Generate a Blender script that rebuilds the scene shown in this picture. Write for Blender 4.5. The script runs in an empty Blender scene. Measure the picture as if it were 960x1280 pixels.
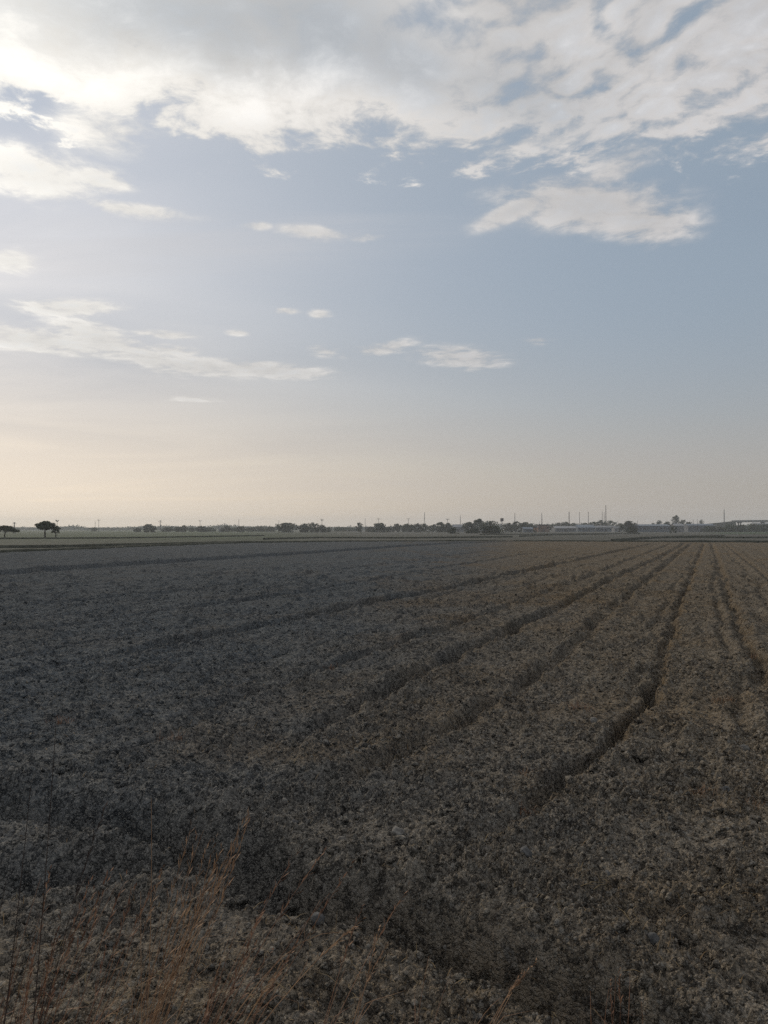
import bpy, bmesh, math, random
import numpy as np
from mathutils import Vector, Matrix

R = math.radians
sc = bpy.context.scene
col = sc.collection
rnd = random.Random(7)
rng = np.random.default_rng(11)

# ------------------------------------------------------------------ camera
CAM_H = 2.1          # eye height over the field, metres
F = 961.0            # focal length in pixels of the 960 x 1280 photograph
TILT = math.atan(21.5 / F)
cam_data = bpy.data.cameras.new('camera')
cam_data.sensor_fit = 'VERTICAL'
cam_data.sensor_height = 36.0
cam_data.lens = 36.0 * F / 1280.0
cam_data.clip_start = 0.05
cam_data.clip_end = 20000.0
cam = bpy.data.objects.new('camera', cam_data)
cam.location = (0, 0, CAM_H)
cam.rotation_euler = (R(90) + TILT, 0, 0)
col.objects.link(cam)
sc.camera = cam

# ------------------------------------------------------------------ light, exposure
SUN_AZ, SUN_EL = -33.0, 25.0       # degrees, azimuth from the view axis, + = right
sc.view_settings.view_transform = 'Standard'
sc.view_settings.look = 'None'
sc.view_settings.exposure = 0.0
sc.view_settings.gamma = 1.0
sc.view_settings.use_curve_mapping = False
sc.render.engine = 'CYCLES'
sc.cycles.use_denoising = False
sc.cycles.sample_clamp_direct = 3.0
sc.cycles.sample_clamp_indirect = 2.0
sc.cycles.max_bounces = 4
sc.cycles.diffuse_bounces = 2
sc.cycles.volume_bounces = 1
sc.cycles.transparent_max_bounces = 8

sun_data = bpy.data.lights.new('sun', 'SUN')
sun_data.energy = 1.5
sun_data.angle = R(10)
sun_data.color = (1.0, 0.87, 0.70)
sun = bpy.data.objects.new('sun', sun_data)
sun_dir = Vector((math.sin(R(SUN_AZ)) * math.cos(R(SUN_EL)),
                  math.cos(R(SUN_AZ)) * math.cos(R(SUN_EL)), math.sin(R(SUN_EL))))
sun.rotation_euler = (-sun_dir).to_track_quat('-Z', 'Y').to_euler()
sun.location = (-40, 60, 45)
col.objects.link(sun)


# ------------------------------------------------------------------ node helper
class G:
    """thin arithmetic layer over shader nodes"""
    def __init__(self, tree):
        self.t = tree

    def new(self, kind, **kw):
        n = self.t.nodes.new(kind)
        for k, v in kw.items():
            setattr(n, k, v)
        return n

    def put(self, sock, v):
        if isinstance(v, S):
            v = v.s
        if isinstance(v, bpy.types.NodeSocket):
            self.t.links.new(v, sock)
        elif v is not None:
            if hasattr(sock.default_value, '__len__') and len(sock.default_value) == 4 and len(v) == 3:
                v = (*v, 1)
            sock.default_value = v

    def math(self, op, a, b=None, c=None, clamp=False):
        n = self.new('ShaderNodeMath', operation=op, use_clamp=clamp)
        for i, v in enumerate((a, b, c)):
            if v is not None:
                self.put(n.inputs[i], v)
        return S(self, n.outputs[0])

    def vmath(self, op, a, b=None, out=0):
        n = self.new('ShaderNodeVectorMath', operation=op)
        self.put(n.inputs[0], a)
        if b is not None:
            self.put(n.inputs[1], b)
        return S(self, n.outputs[out])

    def xyz(self, x, y, z):
        n = self.new('ShaderNodeCombineXYZ')
        for i, v in enumerate((x, y, z)):
            self.put(n.inputs[i], v)
        return S(self, n.outputs[0])

    def sep(self, v):
        n = self.new('ShaderNodeSeparateXYZ')
        self.put(n.inputs[0], v)
        return [S(self, o) for o in n.outputs]

    def smooth(self, v, lo, hi, a=0.0, b=1.0):
        n = self.new('ShaderNodeMapRange', interpolation_type='SMOOTHSTEP')
        for i, q in enumerate((v, lo, hi, a, b)):
            self.put(n.inputs[i], q)
        return S(self, n.outputs[0])

    def lin(self, v, lo, hi, a=0.0, b=1.0):
        n = self.new('ShaderNodeMapRange', interpolation_type='LINEAR')
        for i, q in enumerate((v, lo, hi, a, b)):
            self.put(n.inputs[i], q)
        return S(self, n.outputs[0])

    def noise(self, vec, scale, detail=4.0, rough=0.55, dist=0.0, lac=2.0):
        n = self.new('ShaderNodeTexNoise')
        self.put(n.inputs['Vector'], vec)
        n.inputs['Scale'].default_value = scale
        n.inputs['Detail'].default_value = detail
        n.inputs['Roughness'].default_value = rough
        n.inputs['Distortion'].default_value = dist
        n.inputs['Lacunarity'].default_value = lac
        return S(self, n.outputs[0])

    def noise_vec(self, vec, scale, detail=3.0):
        n = self.new('ShaderNodeTexNoise')
        self.put(n.inputs['Vector'], vec)
        n.inputs['Scale'].default_value = scale
        n.inputs['Detail'].default_value = detail
        return S(self, n.outputs[1])

    def mix(self, f, a, b):
        n = self.new('ShaderNodeMix', data_type='RGBA')
        self.put(n.inputs[0], f)
        self.put(n.inputs[6], a)
        self.put(n.inputs[7], b)
        return S(self, n.outputs[2])

    def scale(self, colour, k):
        n = self.new('ShaderNodeVectorMath', operation='SCALE')
        self.put(n.inputs[0], colour)
        self.put(n.inputs['Scale'], k)
        return S(self, n.outputs[0])

    def curve(self, v, pts):
        """piecewise smooth curve through (x, y) pairs, x rescaled into 0..1"""
        x0, x1 = pts[0][0], pts[-1][0]
        ys = [p[1] for p in pts]
        y0, y1 = min(ys), max(ys)
        n = self.new('ShaderNodeFloatCurve')
        c = n.mapping.curves[0]
        q = [((x - x0) / (x1 - x0), (y - y0) / (y1 - y0)) for x, y in pts]
        c.points[0].location = q[0]
        c.points[1].location = q[-1]
        for p in q[1:-1]:
            c.points.new(*p)
        n.mapping.update()
        self.put(n.inputs['Value'], self.lin(v, x0, x1))
        return S(self, n.outputs[0]) * (y1 - y0) + y0


class S:
    def __init__(self, g, s):
        self.g, self.s = g, s
    def __add__(self, o): return self.g.math('ADD', self, o)
    __radd__ = __add__
    def __sub__(self, o): return self.g.math('SUBTRACT', self, o)
    def __rsub__(self, o): return self.g.math('SUBTRACT', o, self)
    def __mul__(self, o): return self.g.math('MULTIPLY', self, o)
    __rmul__ = __mul__
    def __truediv__(self, o): return self.g.math('DIVIDE', self, o)
    def max(self, o): return self.g.math('MAXIMUM', self, o)
    def min(self, o): return self.g.math('MINIMUM', self, o)
    def clamp(self): return self.g.math('ADD', self, 0.0, clamp=True)


def sky_angles(px, py):
    """azimuth and elevation in degrees of the direction seen at a photo position"""
    a, b = (px - 480) / F, (640 - py) / F
    y = math.cos(TILT) - b * math.sin(TILT)
    z = math.sin(TILT) + b * math.cos(TILT)
    return math.degrees(math.atan2(a, y)), math.degrees(math.atan2(z, math.hypot(a, y)))


# ------------------------------------------------------------------ sky
world = bpy.data.worlds.new('World')
sc.world = world
world.use_nodes = True
wt = world.node_tree
wt.nodes.clear()
g = G(wt)
out = g.new('ShaderNodeOutputWorld')
bg = g.new('ShaderNodeBackground')
bg.inputs['Strength'].default_value = 0.1
wt.links.new(bg.outputs[0], out.inputs[0])
tc = g.new('ShaderNodeTexCoord')
dx, dy, dz = g.sep(tc.outputs['Generated'])
zc = dz.max(0.004)
dirn = g.vmath('NORMALIZE', g.xyz(dx, dy, zc))
nish = g.new('ShaderNodeTexSky', sky_type='NISHITA')
nish.sun_disc = False
nish.sun_elevation = R(SUN_EL)
nish.sun_rotation = R(SUN_AZ)
nish.altitude = 50
nish.air_density = 1.0
nish.dust_density = 2.5
nish.ozone_density = 1.5
wt.links.new(dirn.s, nish.inputs[0])
DEG = 57.29578
el = g.math('ARCSINE', zc) * DEG
az = g.math('ARCTAN2', dx, dy) * DEG
sun_cos = g.vmath('DOT_PRODUCT', dirn, tuple(sun_dir), out=1)
sun_ang = g.math('ARCCOSINE', sun_cos.min(0.99999)) * DEG


def gauss(v, w):
    q = v / w
    return g.math('POWER', 0.36788, q * q)


# high thin veil of cirrostratus and dust: greys the blue, warm near the ground, brighter towards the sun
veil_pos = g.xyz(dx / (zc + 0.10), dy / (zc + 0.10), 3.7)
veil_n = g.noise(g.vmath('MULTIPLY', veil_pos, (0.55, 1.1, 1.0)), 0.9, 5, 0.5, 0.6)
glow = gauss(sun_ang, 21.0)
glow_wide = gauss(sun_ang, 32.0)
warm = gauss(el, 9.5)
veil_cool = g.mix(glow_wide, (3.08, 3.83, 4.60), (4.5, 4.85, 5.5))
veil_warm = g.mix(gauss(az + 33.0, 36.0), (3.98, 3.70, 3.38), (9.4, 8.0, 6.35))
veil = g.mix(warm, veil_cool, veil_warm)
veil = g.scale(veil, 1.0 + glow * 0.20)
veil_amt = (0.76 + warm * 0.16 + glow_wide * 0.20 + (veil_n - 0.5) * 0.35).clamp()
sky = g.mix(veil_amt, g.scale(nish.outputs[0], 0.8), veil)

# cloud sheet: noise on a plane high above the land, so it shortens towards the horizon
kx, ky = dx / (zc + 0.045), dy / (zc + 0.045)
plane = g.xyz(kx, ky, 0.0)
warp = g.new('ShaderNodeTexNoise')
g.put(warp.inputs['Vector'], plane)
warp.inputs['Scale'].default_value = 2.2
warp.inputs['Detail'].default_value = 3
wv = g.vmath('MULTIPLY', g.vmath('SUBTRACT', warp.outputs[1], (0.5, 0.5, 0.5)), (0.22, 0.22, 0.0))
plane_w = g.vmath('ADD', plane, wv)
n_big = g.noise(plane_w, 2.4, 8, 0.58)
n_fine = g.noise(g.vmath('ADD', plane_w, (5.3, 1.7, 2.0)), 7.5, 7, 0.62)
# rolls of small cloudlets drawn out along the wind
mp = g.new('ShaderNodeMapping', vector_type='TEXTURE')
mp.inputs['Rotation'].default_value = (0, 0, R(128))
mp.inputs['Scale'].default_value = (1.0, 0.72, 1.0)
g.put(mp.inputs['Vector'], plane_w)
n_roll = g.noise(mp.outputs[0], 9.0, 8, 0.62)
cell = g.new('ShaderNodeTexVoronoi', feature='SMOOTH_F1', voronoi_dimensions='2D')
cell.inputs['Scale'].default_value = 11.0
cell.inputs['Smoothness'].default_value = 0.6
g.put(cell.inputs['Vector'], g.vmath('ADD', mp.outputs[0], g.scale(g.vmath('SUBTRACT', g.noise_vec(plane, 6.0, 5), (0.5, 0.5, 0.5)), 0.22)))
puff = 1.0 - S(g, cell.outputs['Distance']) * 1.35
ang = g.xyz(az, el, 0.0)


def patch(items):
    """soft patches of cover: photo position and half size in degrees, tilt, weight"""
    acc = None
    for px, py, w, h, tilt, k in items:
        a0, e0 = sky_angles(px, py)
        m = g.new('ShaderNodeMapping', vector_type='TEXTURE')
        m.inputs['Location'].default_value = (a0, e0, 0)
        m.inputs['Rotation'].default_value = (0, 0, R(tilt))
        m.inputs['Scale'].default_value = (w / 16.77, h / 16.77, 1)
        g.put(m.inputs['Vector'], ang)
        d = g.vmath('DOT_PRODUCT', m.outputs[0], m.outputs[0], out=1)
        e = g.math('POWER', 0.36788, d) * k
        acc = e if acc is None else acc.max(e)
    return acc


edge_pts = [sky_angles(x, y) for x, y in
            ((-60, 150), (0, 150), (60, 160), (130, 170), (200, 160), (290, 185), (360, 190), (450, 186), (520, 192),
             (600, 200), (680, 205), (760, 200), (840, 190), (900, 175), (960, 165), (1040, 150))]
edge = g.curve(az, [(-70.0, edge_pts[0][1])] + edge_pts + [(80.0, edge_pts[-1][1])])
right_side = g.smooth(az, -1.0, 13.0)
above = g.smooth(el - edge + (n_fine - 0.5) * 9.0, -2.0, 4.0)
top_hole = patch([(535, 14, 70, 38, -8, 0.42), (760, 30, 40, 20, 40, 0.16), (850, 20, 30, 26, 50, 0.16), (60, 135, 75, 22, 0, 0.20)])
bank = above * (0.58 - right_side * 0.07) - top_hole
n_mix = g.math('ADD', n_big * 0.43 + n_fine * 0.58, n_roll * 0.10)
n_right = g.math('ADD', n_big * 0.26 + n_fine * 0.36, n_roll * 0.44) + puff * 0.22 - 0.12
n_cov = n_mix + right_side * above * (n_right - n_mix)
wisps = patch([(735, 256, 95, 26, -8, 0.54), (650, 260, 50, 11, 18, 0.52), (800, 272, 60, 24, -12, 0.46), (770, 212, 60, 20, 25, 0.30),
               (40, 215, 70, 26, 0, 0.46), (122, 224, 42, 13, 0, 0.40), (165, 262, 62, 8, 0, 0.40), (392, 291, 44, 8, -4, 0.38),
               (322, 282, 20, 5, 0, 0.3), (455, 297, 30, 6, 0, 0.24), (10, 325, 30, 12, 0, 0.40),
               (82, 384, 52, 10, 4, 0.42), (40, 424, 95, 13, -3, 0.46), (125, 425, 52, 17, -14, 0.46), (185, 447, 40, 12, -20, 0.42),
               (250, 458, 70, 10, -3, 0.46), (330, 462, 75, 9, -3, 0.46), (215, 438, 30, 7, 0, 0.34), (297, 416, 16, 4, 0, 0.26), (205, 418, 36, 5, 0, 0.32),
               (575, 447, 52, 13, -6, 0.40), (475, 436, 46, 9, 8, 0.32), (405, 438, 18, 8, 0, 0.30), (400, 393, 14, 6, 0, 0.28), (358, 389, 16, 4, 0, 0.30),
               (672, 426, 20, 5, 0, 0.28), (240, 499, 34, 4, 0, 0.22), (130, 160, 60, 26, 0, 0.34)])
cover = bank.max(wisps)
dens = cover + (n_cov - 0.5) * 2.5 * (cover * 5.0).clamp()
alpha = g.smooth(dens, 0.06, 0.56)
# thickness greys the middle of the bank, thin rims let the sun through
core = patch([(250, 35, 150, 46, -4, 0.8), (400, 45, 130, 50, -12, 0.95), (500, 80, 110, 50, -24, 1.0), (640, 130, 130, 38, -18, 0.7)])
fringe = gauss(el - edge - 2.2 - (n_fine - 0.5) * 8.0, 3.0) * g.smooth(az, 14.0, -4.0, 0.25, 1.0)
thick = (g.smooth(dens, 0.34, 0.85) * 0.45 + core * 0.75 * above).clamp()
near_sun = gauss(sun_ang, 12.5)
rim = g.mix(glow_wide, (5.7, 5.5, 5.45), (8.3, 8.0, 7.4))
body = g.mix(glow_wide, (3.75, 4.02, 4.42), (5.2, 5.45, 5.65))
lit = g.mix((thick - fringe * 0.5).clamp(), rim, body)
lit = g.scale(lit, 1.0 + fringe * above * 0.22 * g.smooth(az, -26.0, -12.0))
lit = g.scale(lit, 1.0 + ((puff - 0.45) * 0.30 + (n_roll - 0.5) * 0.55) * right_side * above + (n_big - 0.5) * 0.65 + near_sun * (1.0 - core * 0.6) * 0.34 + (n_fine - 0.5) * 0.9 * (1.0 - core * 0.6))
hazy = g.smooth(el, 4.0, 17.0, 0.55, 0.95)
sky = g.mix(alpha * hazy, sky, lit)
# faint long cirrus streaks
stre = g.noise(g.vmath('MULTIPLY', plane, (0.5, 2.2, 1.0)), 1.3, 5, 0.55, 0.4)
streak = patch([(300, 300, 230, 30, 5, 0.50), (120, 335, 200, 40, 0, 0.36), (250, 535, 170, 16, 3, 0.30), (520, 300, 90, 12, 4, 0.3)]) * g.smooth(stre, 0.38, 0.66)
sky = g.mix(streak, sky, g.mix(warm, (6.0, 6.0, 6.2), (7.0, 6.3, 5.2)))
g.put(bg.inputs['Color'], sky)


# ------------------------------------------------------------------ object helpers
def link(name, me, mat=None, parent=None):
    o = bpy.data.objects.new(name, me)
    col.objects.link(o)
    if mat is not None and len(me.materials) == 0:
        me.materials.append(mat)
    if parent is not None:
        o.parent = parent
    return o


def tag(o, label=None, cat=None, group=None, kind=None):
    for k, v in (('label', label), ('category', cat), ('group', group), ('kind', kind)):
        if v:
            o[k] = v
    return o


def empty(name, loc, label, cat, group=None, rz=0.0):
    o = bpy.data.objects.new(name, None)
    o.empty_display_size = 0.3
    o.location = loc
    o.rotation_euler = (0, 0, rz)
    col.objects.link(o)
    return tag(o, label, cat, group)


def np_mesh(name, verts, faces, smooth=False):
    """faces: (n, k) int array, all faces with k corners"""
    verts = np.ascontiguousarray(verts, dtype=np.float32)
    faces = np.ascontiguousarray(faces, dtype=np.int32)
    n, k = faces.shape
    me = bpy.data.meshes.new(name)
    me.vertices.add(len(verts))
    me.vertices.foreach_set('co', verts.ravel())
    me.loops.add(n * k)
    me.loops.foreach_set('vertex_index', faces.ravel())
    me.polygons.add(n)
    me.polygons.foreach_set('loop_start', np.arange(0, n * k, k, dtype=np.int32))
    if smooth:
        me.polygons.foreach_set('use_smooth', np.ones(n, dtype=bool))
    me.update(calc_edges=True)
    return me


def material(name, rough=0.9, spec=0.2):
    m = bpy.data.materials.new(name)
    m.use_nodes = True
    b = m.node_tree.nodes['Principled BSDF']
    b.inputs['Roughness'].default_value = rough
    b.inputs['Specular IOR Level'].default_value = spec
    return m, G(m.node_tree), b


def varied(name, c1, c2, scale=3.0, rough=0.85, spec=0.2, bump=0.0, detail=4):
    """two tones mixed by noise in the object's own space"""
    m, gg, b = material(name, rough, spec)
    t = gg.new('ShaderNodeTexCoord')
    n = gg.noise(t.outputs['Object'], scale, detail, 0.6)
    gg.put(b.inputs['Base Color'], gg.mix(gg.smooth(n, 0.32, 0.68), c1, c2))
    if bump:
        bn = gg.new('ShaderNodeBump')
        bn.inputs['Strength'].default_value = bump
        bn.inputs['Distance'].default_value = 0.05
        gg.put(bn.inputs['Height'], n)
        gg.put(b.inputs['Normal'], bn.outputs[0])
    return m


def ground_at(px, py):
    """point of the flat land seen at a photo position"""
    a, b = (px - 480) / F, (640 - py) / F
    y = math.cos(TILT) - b * math.sin(TILT)
    z = math.sin(TILT) + b * math.cos(TILT)
    t = CAM_H / -z
    return a * t, y * t


# ------------------------------------------------------------------ noise in numpy
TAB = rng.random((512, 512)).astype(np.float32)
TAB2 = rng.random((512, 512, 6)).astype(np.float32)


def vnoise(x, y, ox=0, oy=0):
    xi, yi = np.floor(x), np.floor(y)
    fx, fy = (x - xi).astype(np.float32), (y - yi).astype(np.float32)
    fx, fy = fx * fx * (3 - 2 * fx), fy * fy * (3 - 2 * fy)
    i, j = (xi.astype(np.int64) + ox) & 511, (yi.astype(np.int64) + oy) & 511
    i1, j1 = (i + 1) & 511, (j + 1) & 511
    a, b, c, d = TAB[j, i], TAB[j, i1], TAB[j1, i], TAB[j1, i1]
    return a + (b - a) * fx + (c - a) * fy + (a - b - c + d) * fx * fy


def fbm(x, y, scale, octs=4, gain=0.5, seed=0):
    s, a, tot = np.zeros(np.shape(x), np.float32), 1.0, 0.0
    for k in range(octs):
        s += a * vnoise(x * scale, y * scale, 37 * k + 101 * seed, 73 * k + 57 * seed)
        tot += a
        a *= gain
        scale *= 2.03
    return s / tot


def clods(x, y, cell, seed, fill=0.75, tall=0.55):
    """angular lumps of soil: the highest of the jittered lumps of the nine nearest cells"""
    wx = (vnoise(x / cell * 2.3, y / cell * 2.3, seed * 31, 7) - 0.5) * cell * 0.55
    wy = (vnoise(x / cell * 2.3, y / cell * 2.3, 9, seed * 17) - 0.5) * cell * 0.55
    u, v = (x + wx) / cell, (y + wy) / cell
    ui, vi = np.floor(u), np.floor(v)
    best = np.zeros(np.shape(x), np.float32)
    for a in (-1, 0, 1):
        for b in (-1, 0, 1):
            i, j = ui + a, vi + b
            p = TAB2[(j.astype(np.int64) + seed * 53) & 511, (i.astype(np.int64) + seed * 91) & 511]
            du = (u - i - 0.2 - 0.6 * p[..., 0]).astype(np.float32)
            dv = (v - j - 0.2 - 0.6 * p[..., 1]).astype(np.float32)
            th = p[..., 2] * 6.283
            ct, st = np.cos(th), np.sin(th)
            r = 0.26 + 0.50 * p[..., 3] ** 2
            e = (du * ct + dv * st) / r
            f = (dv * ct - du * st) / (r * (0.6 + 0.4 * p[..., 5]))
            d = 0.55 * np.maximum(np.abs(e), np.abs(f)) + 0.45 * np.sqrt(e * e + f * f)
            top = np.clip(1.25 - 1.25 * d * d + 0.35 * e, 0, 0.95)
            hgt = np.where(p[..., 4] < fill, r * tall, 0)
            best = np.maximum(best, hgt * top)
    return best * cell


# ------------------------------------------------------------------ the ploughed field
def seg_dist(x, y, pts):
    """signed distance to a polyline (positive on its right) and distance along it"""
    bd = np.full(np.shape(x), 1e9, np.float32)
    sd = np.zeros(np.shape(x), np.float32)
    al = np.zeros(np.shape(x), np.float32)
    run = 0.0
    for (x0, y0), (x1, y1) in zip(pts, pts[1:]):
        ex, ey = x1 - x0, y1 - y0
        L = math.hypot(ex, ey)
        t = np.clip(((x - x0) * ex + (y - y0) * ey) / L ** 2, 0, 1)
        qx, qy = x - x0 - t * ex, y - y0 - t * ey
        d = np.sqrt(qx * qx + qy * qy)
        c = d < bd
        bd = np.where(c, d, bd)
        sd = np.where(c, d * np.sign(qx * ey - qy * ex), sd)
        al = np.where(c, run + t * L, al)
        run += L
    return sd, al


def pixline(*p):
    return [ground_at(*q) for q in p]


FURROWS = [  # course, depth, half width, bank height on the left side, tint of dry weeds on its right wall
    (pixline((560, 1085), (640, 1028), (690, 992), (735, 955), (775, 921), (800, 890), (815, 858), (826, 828), (838, 793), (848, 760), (862, 722), (878, 684), (880, 679)), 0.23, 0.145, 0.02, 1.0),
    (pixline((1020, 980), (962, 880), (948, 835), (925, 790), (906, 735), (895, 695), (890, 679)), 0.14, 0.17, 0.05, 0.7),
    (pixline((380, 1000), (430, 972), (525, 938), (600, 893), (640, 868), (705, 818), (760, 765), (825, 712), (858, 685), (866, 679)), 0.11, 0.20, 0.06, 0.5),
    (pixline((330, 950), (430, 895), (500, 858), (560, 828), (610, 803), (690, 765), (770, 722), (820, 700), (850, 683), (855, 679)), 0.16, 0.20, 0.08, 0.6),
    (pixline((200, 905), (330, 868), (420, 835), (520, 800), (640, 758), (720, 727), (800, 695), (838, 680)), 0.08, 0.22, 0.05, 0.3),
    (pixline((-60, 862), (120, 825), (240, 803), (330, 785), (480, 752), (560, 737), (640, 719), (760, 692), (815, 680)), 0.12, 0.26, 0.07, 0.2),
    (pixline((-60, 800), (200, 766), (380, 741), (560, 709), (700, 686)), 0.06, 0.25, 0.05, 0.0),
    (pixline((-60, 765), (200, 742), (400, 716), (600, 690)), 0.05, 0.25, 0.04, 0.0),
    (pixline((1100, 850), (1000, 760), (950, 715), (925, 695), (905, 679)), 0.09, 0.2, 0.05, 0.4),
    (pixline((1200, 800), (1040, 720), (985, 695), (935, 679)), 0.08, 0.2, 0.05, 0.3),
]
BUND = pixline((-200, 733), (0, 718), (160, 706), (300, 697), (420, 689), (480, 684.5), (560, 679.5), (640, 677))
DITCH = pixline((-200, 985), (0, 1003), (70, 1012), (150, 1030), (270, 1066), (400, 1118), (520, 1165), (600, 1205), (740, 1262), (900, 1350))
RUT = pixline((-200, 1128), (0, 1113), (80, 1104), (170, 1096), (260, 1098))
DIRX, DIRY = math.sin(R(22.9)), math.cos(R(22.9))


def relief(x, y, res, fine=True):
    """height of the field and the share of dry weeds on it; res = mesh spacing at the point"""
    x, y = np.asarray(x, np.float32), np.asarray(y, np.float32)
    r = np.hypot(x, y)
    h = (fbm(x, y, 0.16, 3, 0.5, 1) - 0.5) * 0.07 + (fbm(x, y, 0.9, 3, 0.5, 2) - 0.5) * 0.035
    straw = np.clip(fbm(x, y, 0.55, 5, 0.6, 3) * 2.6 - 1.28, 0, 1)
    straw *= np.clip(0.55 + 0.12 * (x + 1.5), 0.25, 1.0)
    rough = 0.42 + 0.95 * np.clip(fbm(x, y, 1.3, 5, 0.7, 8) * 3.0 - 1.0, 0, 1)
    for k, (pts, dep, w, bank, tint) in enumerate(FURROWS):
        sd, al = seg_dist(x, y, pts)
        sd = sd + (fbm(x, y, 1.6, 3, 0.55, 20 + k) - 0.5) * 0.34
        vary = 0.35 + 1.1 * np.clip(fbm(al, al * 0 + k * 9.7, 0.55, 3, 0.5, 4) * 1.6 - 0.3, 0, 1)
        ends = np.clip(al / 3.0, 0, 1) ** 0.7 if k == 0 else np.clip(al / 1.2, 0, 1)
        w = w * (0.58 if k < 4 else 0.45) * (1 + np.clip(r - 8, 0, 80) * 0.014)
        h -= (1.1 if k == 0 else 1.05) * dep * vary * ends * np.exp(-(sd / w) ** 4)
        h += 0.6 * bank * vary * ends * np.exp(-((sd + 2.0 * w) / (1.1 * w)) ** 2)
        if k >= 2:
            h += (0.3 if k < 4 else 0.75) * dep * vary * ends * np.exp(-((sd + 1.5 * w) / (0.75 * w)) ** 2)
        h += bank * 0.5 * ends * np.exp(-((sd - 1.9 * w) / (0.9 * w)) ** 2)
        straw = np.maximum(straw, tint * ends * np.exp(-((sd - 1.05 * w) / (0.75 * w)) ** 2) * np.clip(0.35 + fbm(x, y, 1.3, 3, 0.6, 6), 0, 1))
    # shallow marks of the plough between the wheel tracks
    p = x * DIRY - y * DIRX + (fbm(x, y, 0.35, 3, 0.5, 7) - 0.5) * 0.7
    lane = np.abs((p / 1.37 + 0.31) % 1.0 - 0.5) * 1.37
    h -= 0.12 * np.exp(-(lane / 0.085) ** 2) * np.clip(fbm(p * 0.7, x * DIRX + y * DIRY, 0.30, 3, 0.5, 15) * 2.4 - 0.6, 0.15, 1) * np.clip((r - 6) / 6, 0, 1)
    mark = np.sin(p * 2 * math.pi / 0.42) * 0.018 * np.clip(1 - r / 60, 0, 1)
    h += mark * np.clip(r / 5 - 0.7, 0, 1)
    # the earth bank crossing the far left of the field, the ditch and the rut by the verge
    sd, al = seg_dist(x, y, BUND)
    h += (0.24 * np.exp(-(sd / 0.26) ** 2) - 0.14 * np.exp(-((sd - 0.45) / 0.2) ** 2)) * np.where(r > 12, 1, 0)
    sd, al = seg_dist(x, y, DITCH)
    sd = sd + (fbm(x, y, 1.3, 4, 0.6, 9) - 0.5) * 0.30
    h -= 0.42 * np.exp(-(np.abs(sd - 0.04) / 0.23) ** 5) * (0.55 + 0.9 * fbm(x, y, 0.8, 2, 0.5, 17))
    h += 0.09 * np.exp(-((sd + 0.42) / 0.16) ** 2) + 0.07 * np.exp(-((sd - 0.5) / 0.2) ** 2)
    sd, al = seg_dist(x, y, RUT)
    sd = sd + (fbm(x, y, 1.5, 3, 0.55, 10) - 0.5) * 0.16
    h -= 0.19 * np.exp(-(sd / 0.13) ** 4) * np.clip(al / 0.6, 0, 1)
    h += 0.08 * np.exp(-((sd + 0.35) / 0.16) ** 2)
    # lumps, each size only where the mesh can carry it
    for cell, seed, fill, tall, k in ((0.62, 1, 0.20, 0.08, 1.0), (0.30, 2, 0.32, 0.20, 1.0), (0.145, 3, 0.50, 0.42, 1.0),
                                      (0.072, 4, 0.75, 0.72, 1.0), (0.036, 5, 0.9, 0.85, 1.0), (0.019, 6, 0.9, 0.85, 1.0)):
        sel = res * 1.5 < cell
        if sel.any():
            xs, ys = x[sel], y[sel]
            f = np.clip((cell / res[sel] - 1.5) / 1.2, 0, 1)
            h[sel] += clods(xs + h[sel] * 0.3, ys, cell, seed, fill, tall) * f * k * rough[sel] * (1 + np.clip((r[sel] - 12) / 25, 0, 1) * (1.6 if cell > 0.2 else 0.5))
    if fine:
        near = res < 0.02
        if near.any():
            h[near] += (fbm(x[near], y[near], 55.0, 2, 0.6, 12) - 0.5) * 0.010
    far = np.clip((r - 25) / 40, 0, 1)
    h += far * (fbm(x, y, 1.6, 3, 0.7, 13) - 0.5) * 0.16
    return h, straw


FIELD_R = 135.0


def radii():
    out_, r = [], 0.9
    while r < FIELD_R:
        out_.append(r)
        k = 0.0022 if r < 16 else 0.0022 + 0.0018 * min(1, (r - 16) / 40)
        r *= 1 + k
    return np.array(out_, np.float32)


rr = radii()
aa = np.concatenate([np.linspace(-68, -31, 230, endpoint=False), np.linspace(-31, 31, 1120, endpoint=False), np.linspace(31, 68, 231)])
aa = np.radians(aa).astype(np.float32)
nr, na = len(rr), len(aa)
RR, AA = np.meshgrid(rr, aa, indexing='ij')
X, Y = RR * np.sin(AA), RR * np.cos(AA)
wide = np.gradient(aa)[None, :] * RR
step = np.maximum(np.gradient(rr)[:, None] * np.ones_like(AA), wide).astype(np.float32)
# the far edge of the field runs square to the furrows' end, about 119 m out
fx, fy, fs = X.ravel(), Y.ravel(), step.ravel()
H, STRAW = relief(fx, fy, fs)
edge_l = pixline((-400, 701), (0, 691), (100, 687), (180, 683.5), (300, 679), (420, 677.2), (600, 676.6), (1000, 676.8), (1500, 677))
sd, al = seg_dist(fx, fy, edge_l)
H = np.where(sd < 0, np.maximum(H - 0.0, -0.3) * np.exp(-np.clip(-sd, 0, 5) / 1.0) - np.clip(-sd * 0.25, 0, 0.5), H)
idx = np.arange(nr * na, dtype=np.int32).reshape(nr, na)
quads = np.stack([idx[:-1, :-1], idx[:-1, 1:], idx[1:, 1:], idx[1:, :-1]], -1).reshape(-1, 4)[:, ::-1]
keep = sd[quads].max(1) > -3.0
quads = quads[keep]
me = np_mesh('ploughed_field', np.stack([fx, fy, H], 1), quads, smooth=False)
at = me.attributes.new('dry_weeds', 'FLOAT', 'POINT')
at.data.foreach_set('value', STRAW.astype(np.float32))


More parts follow.
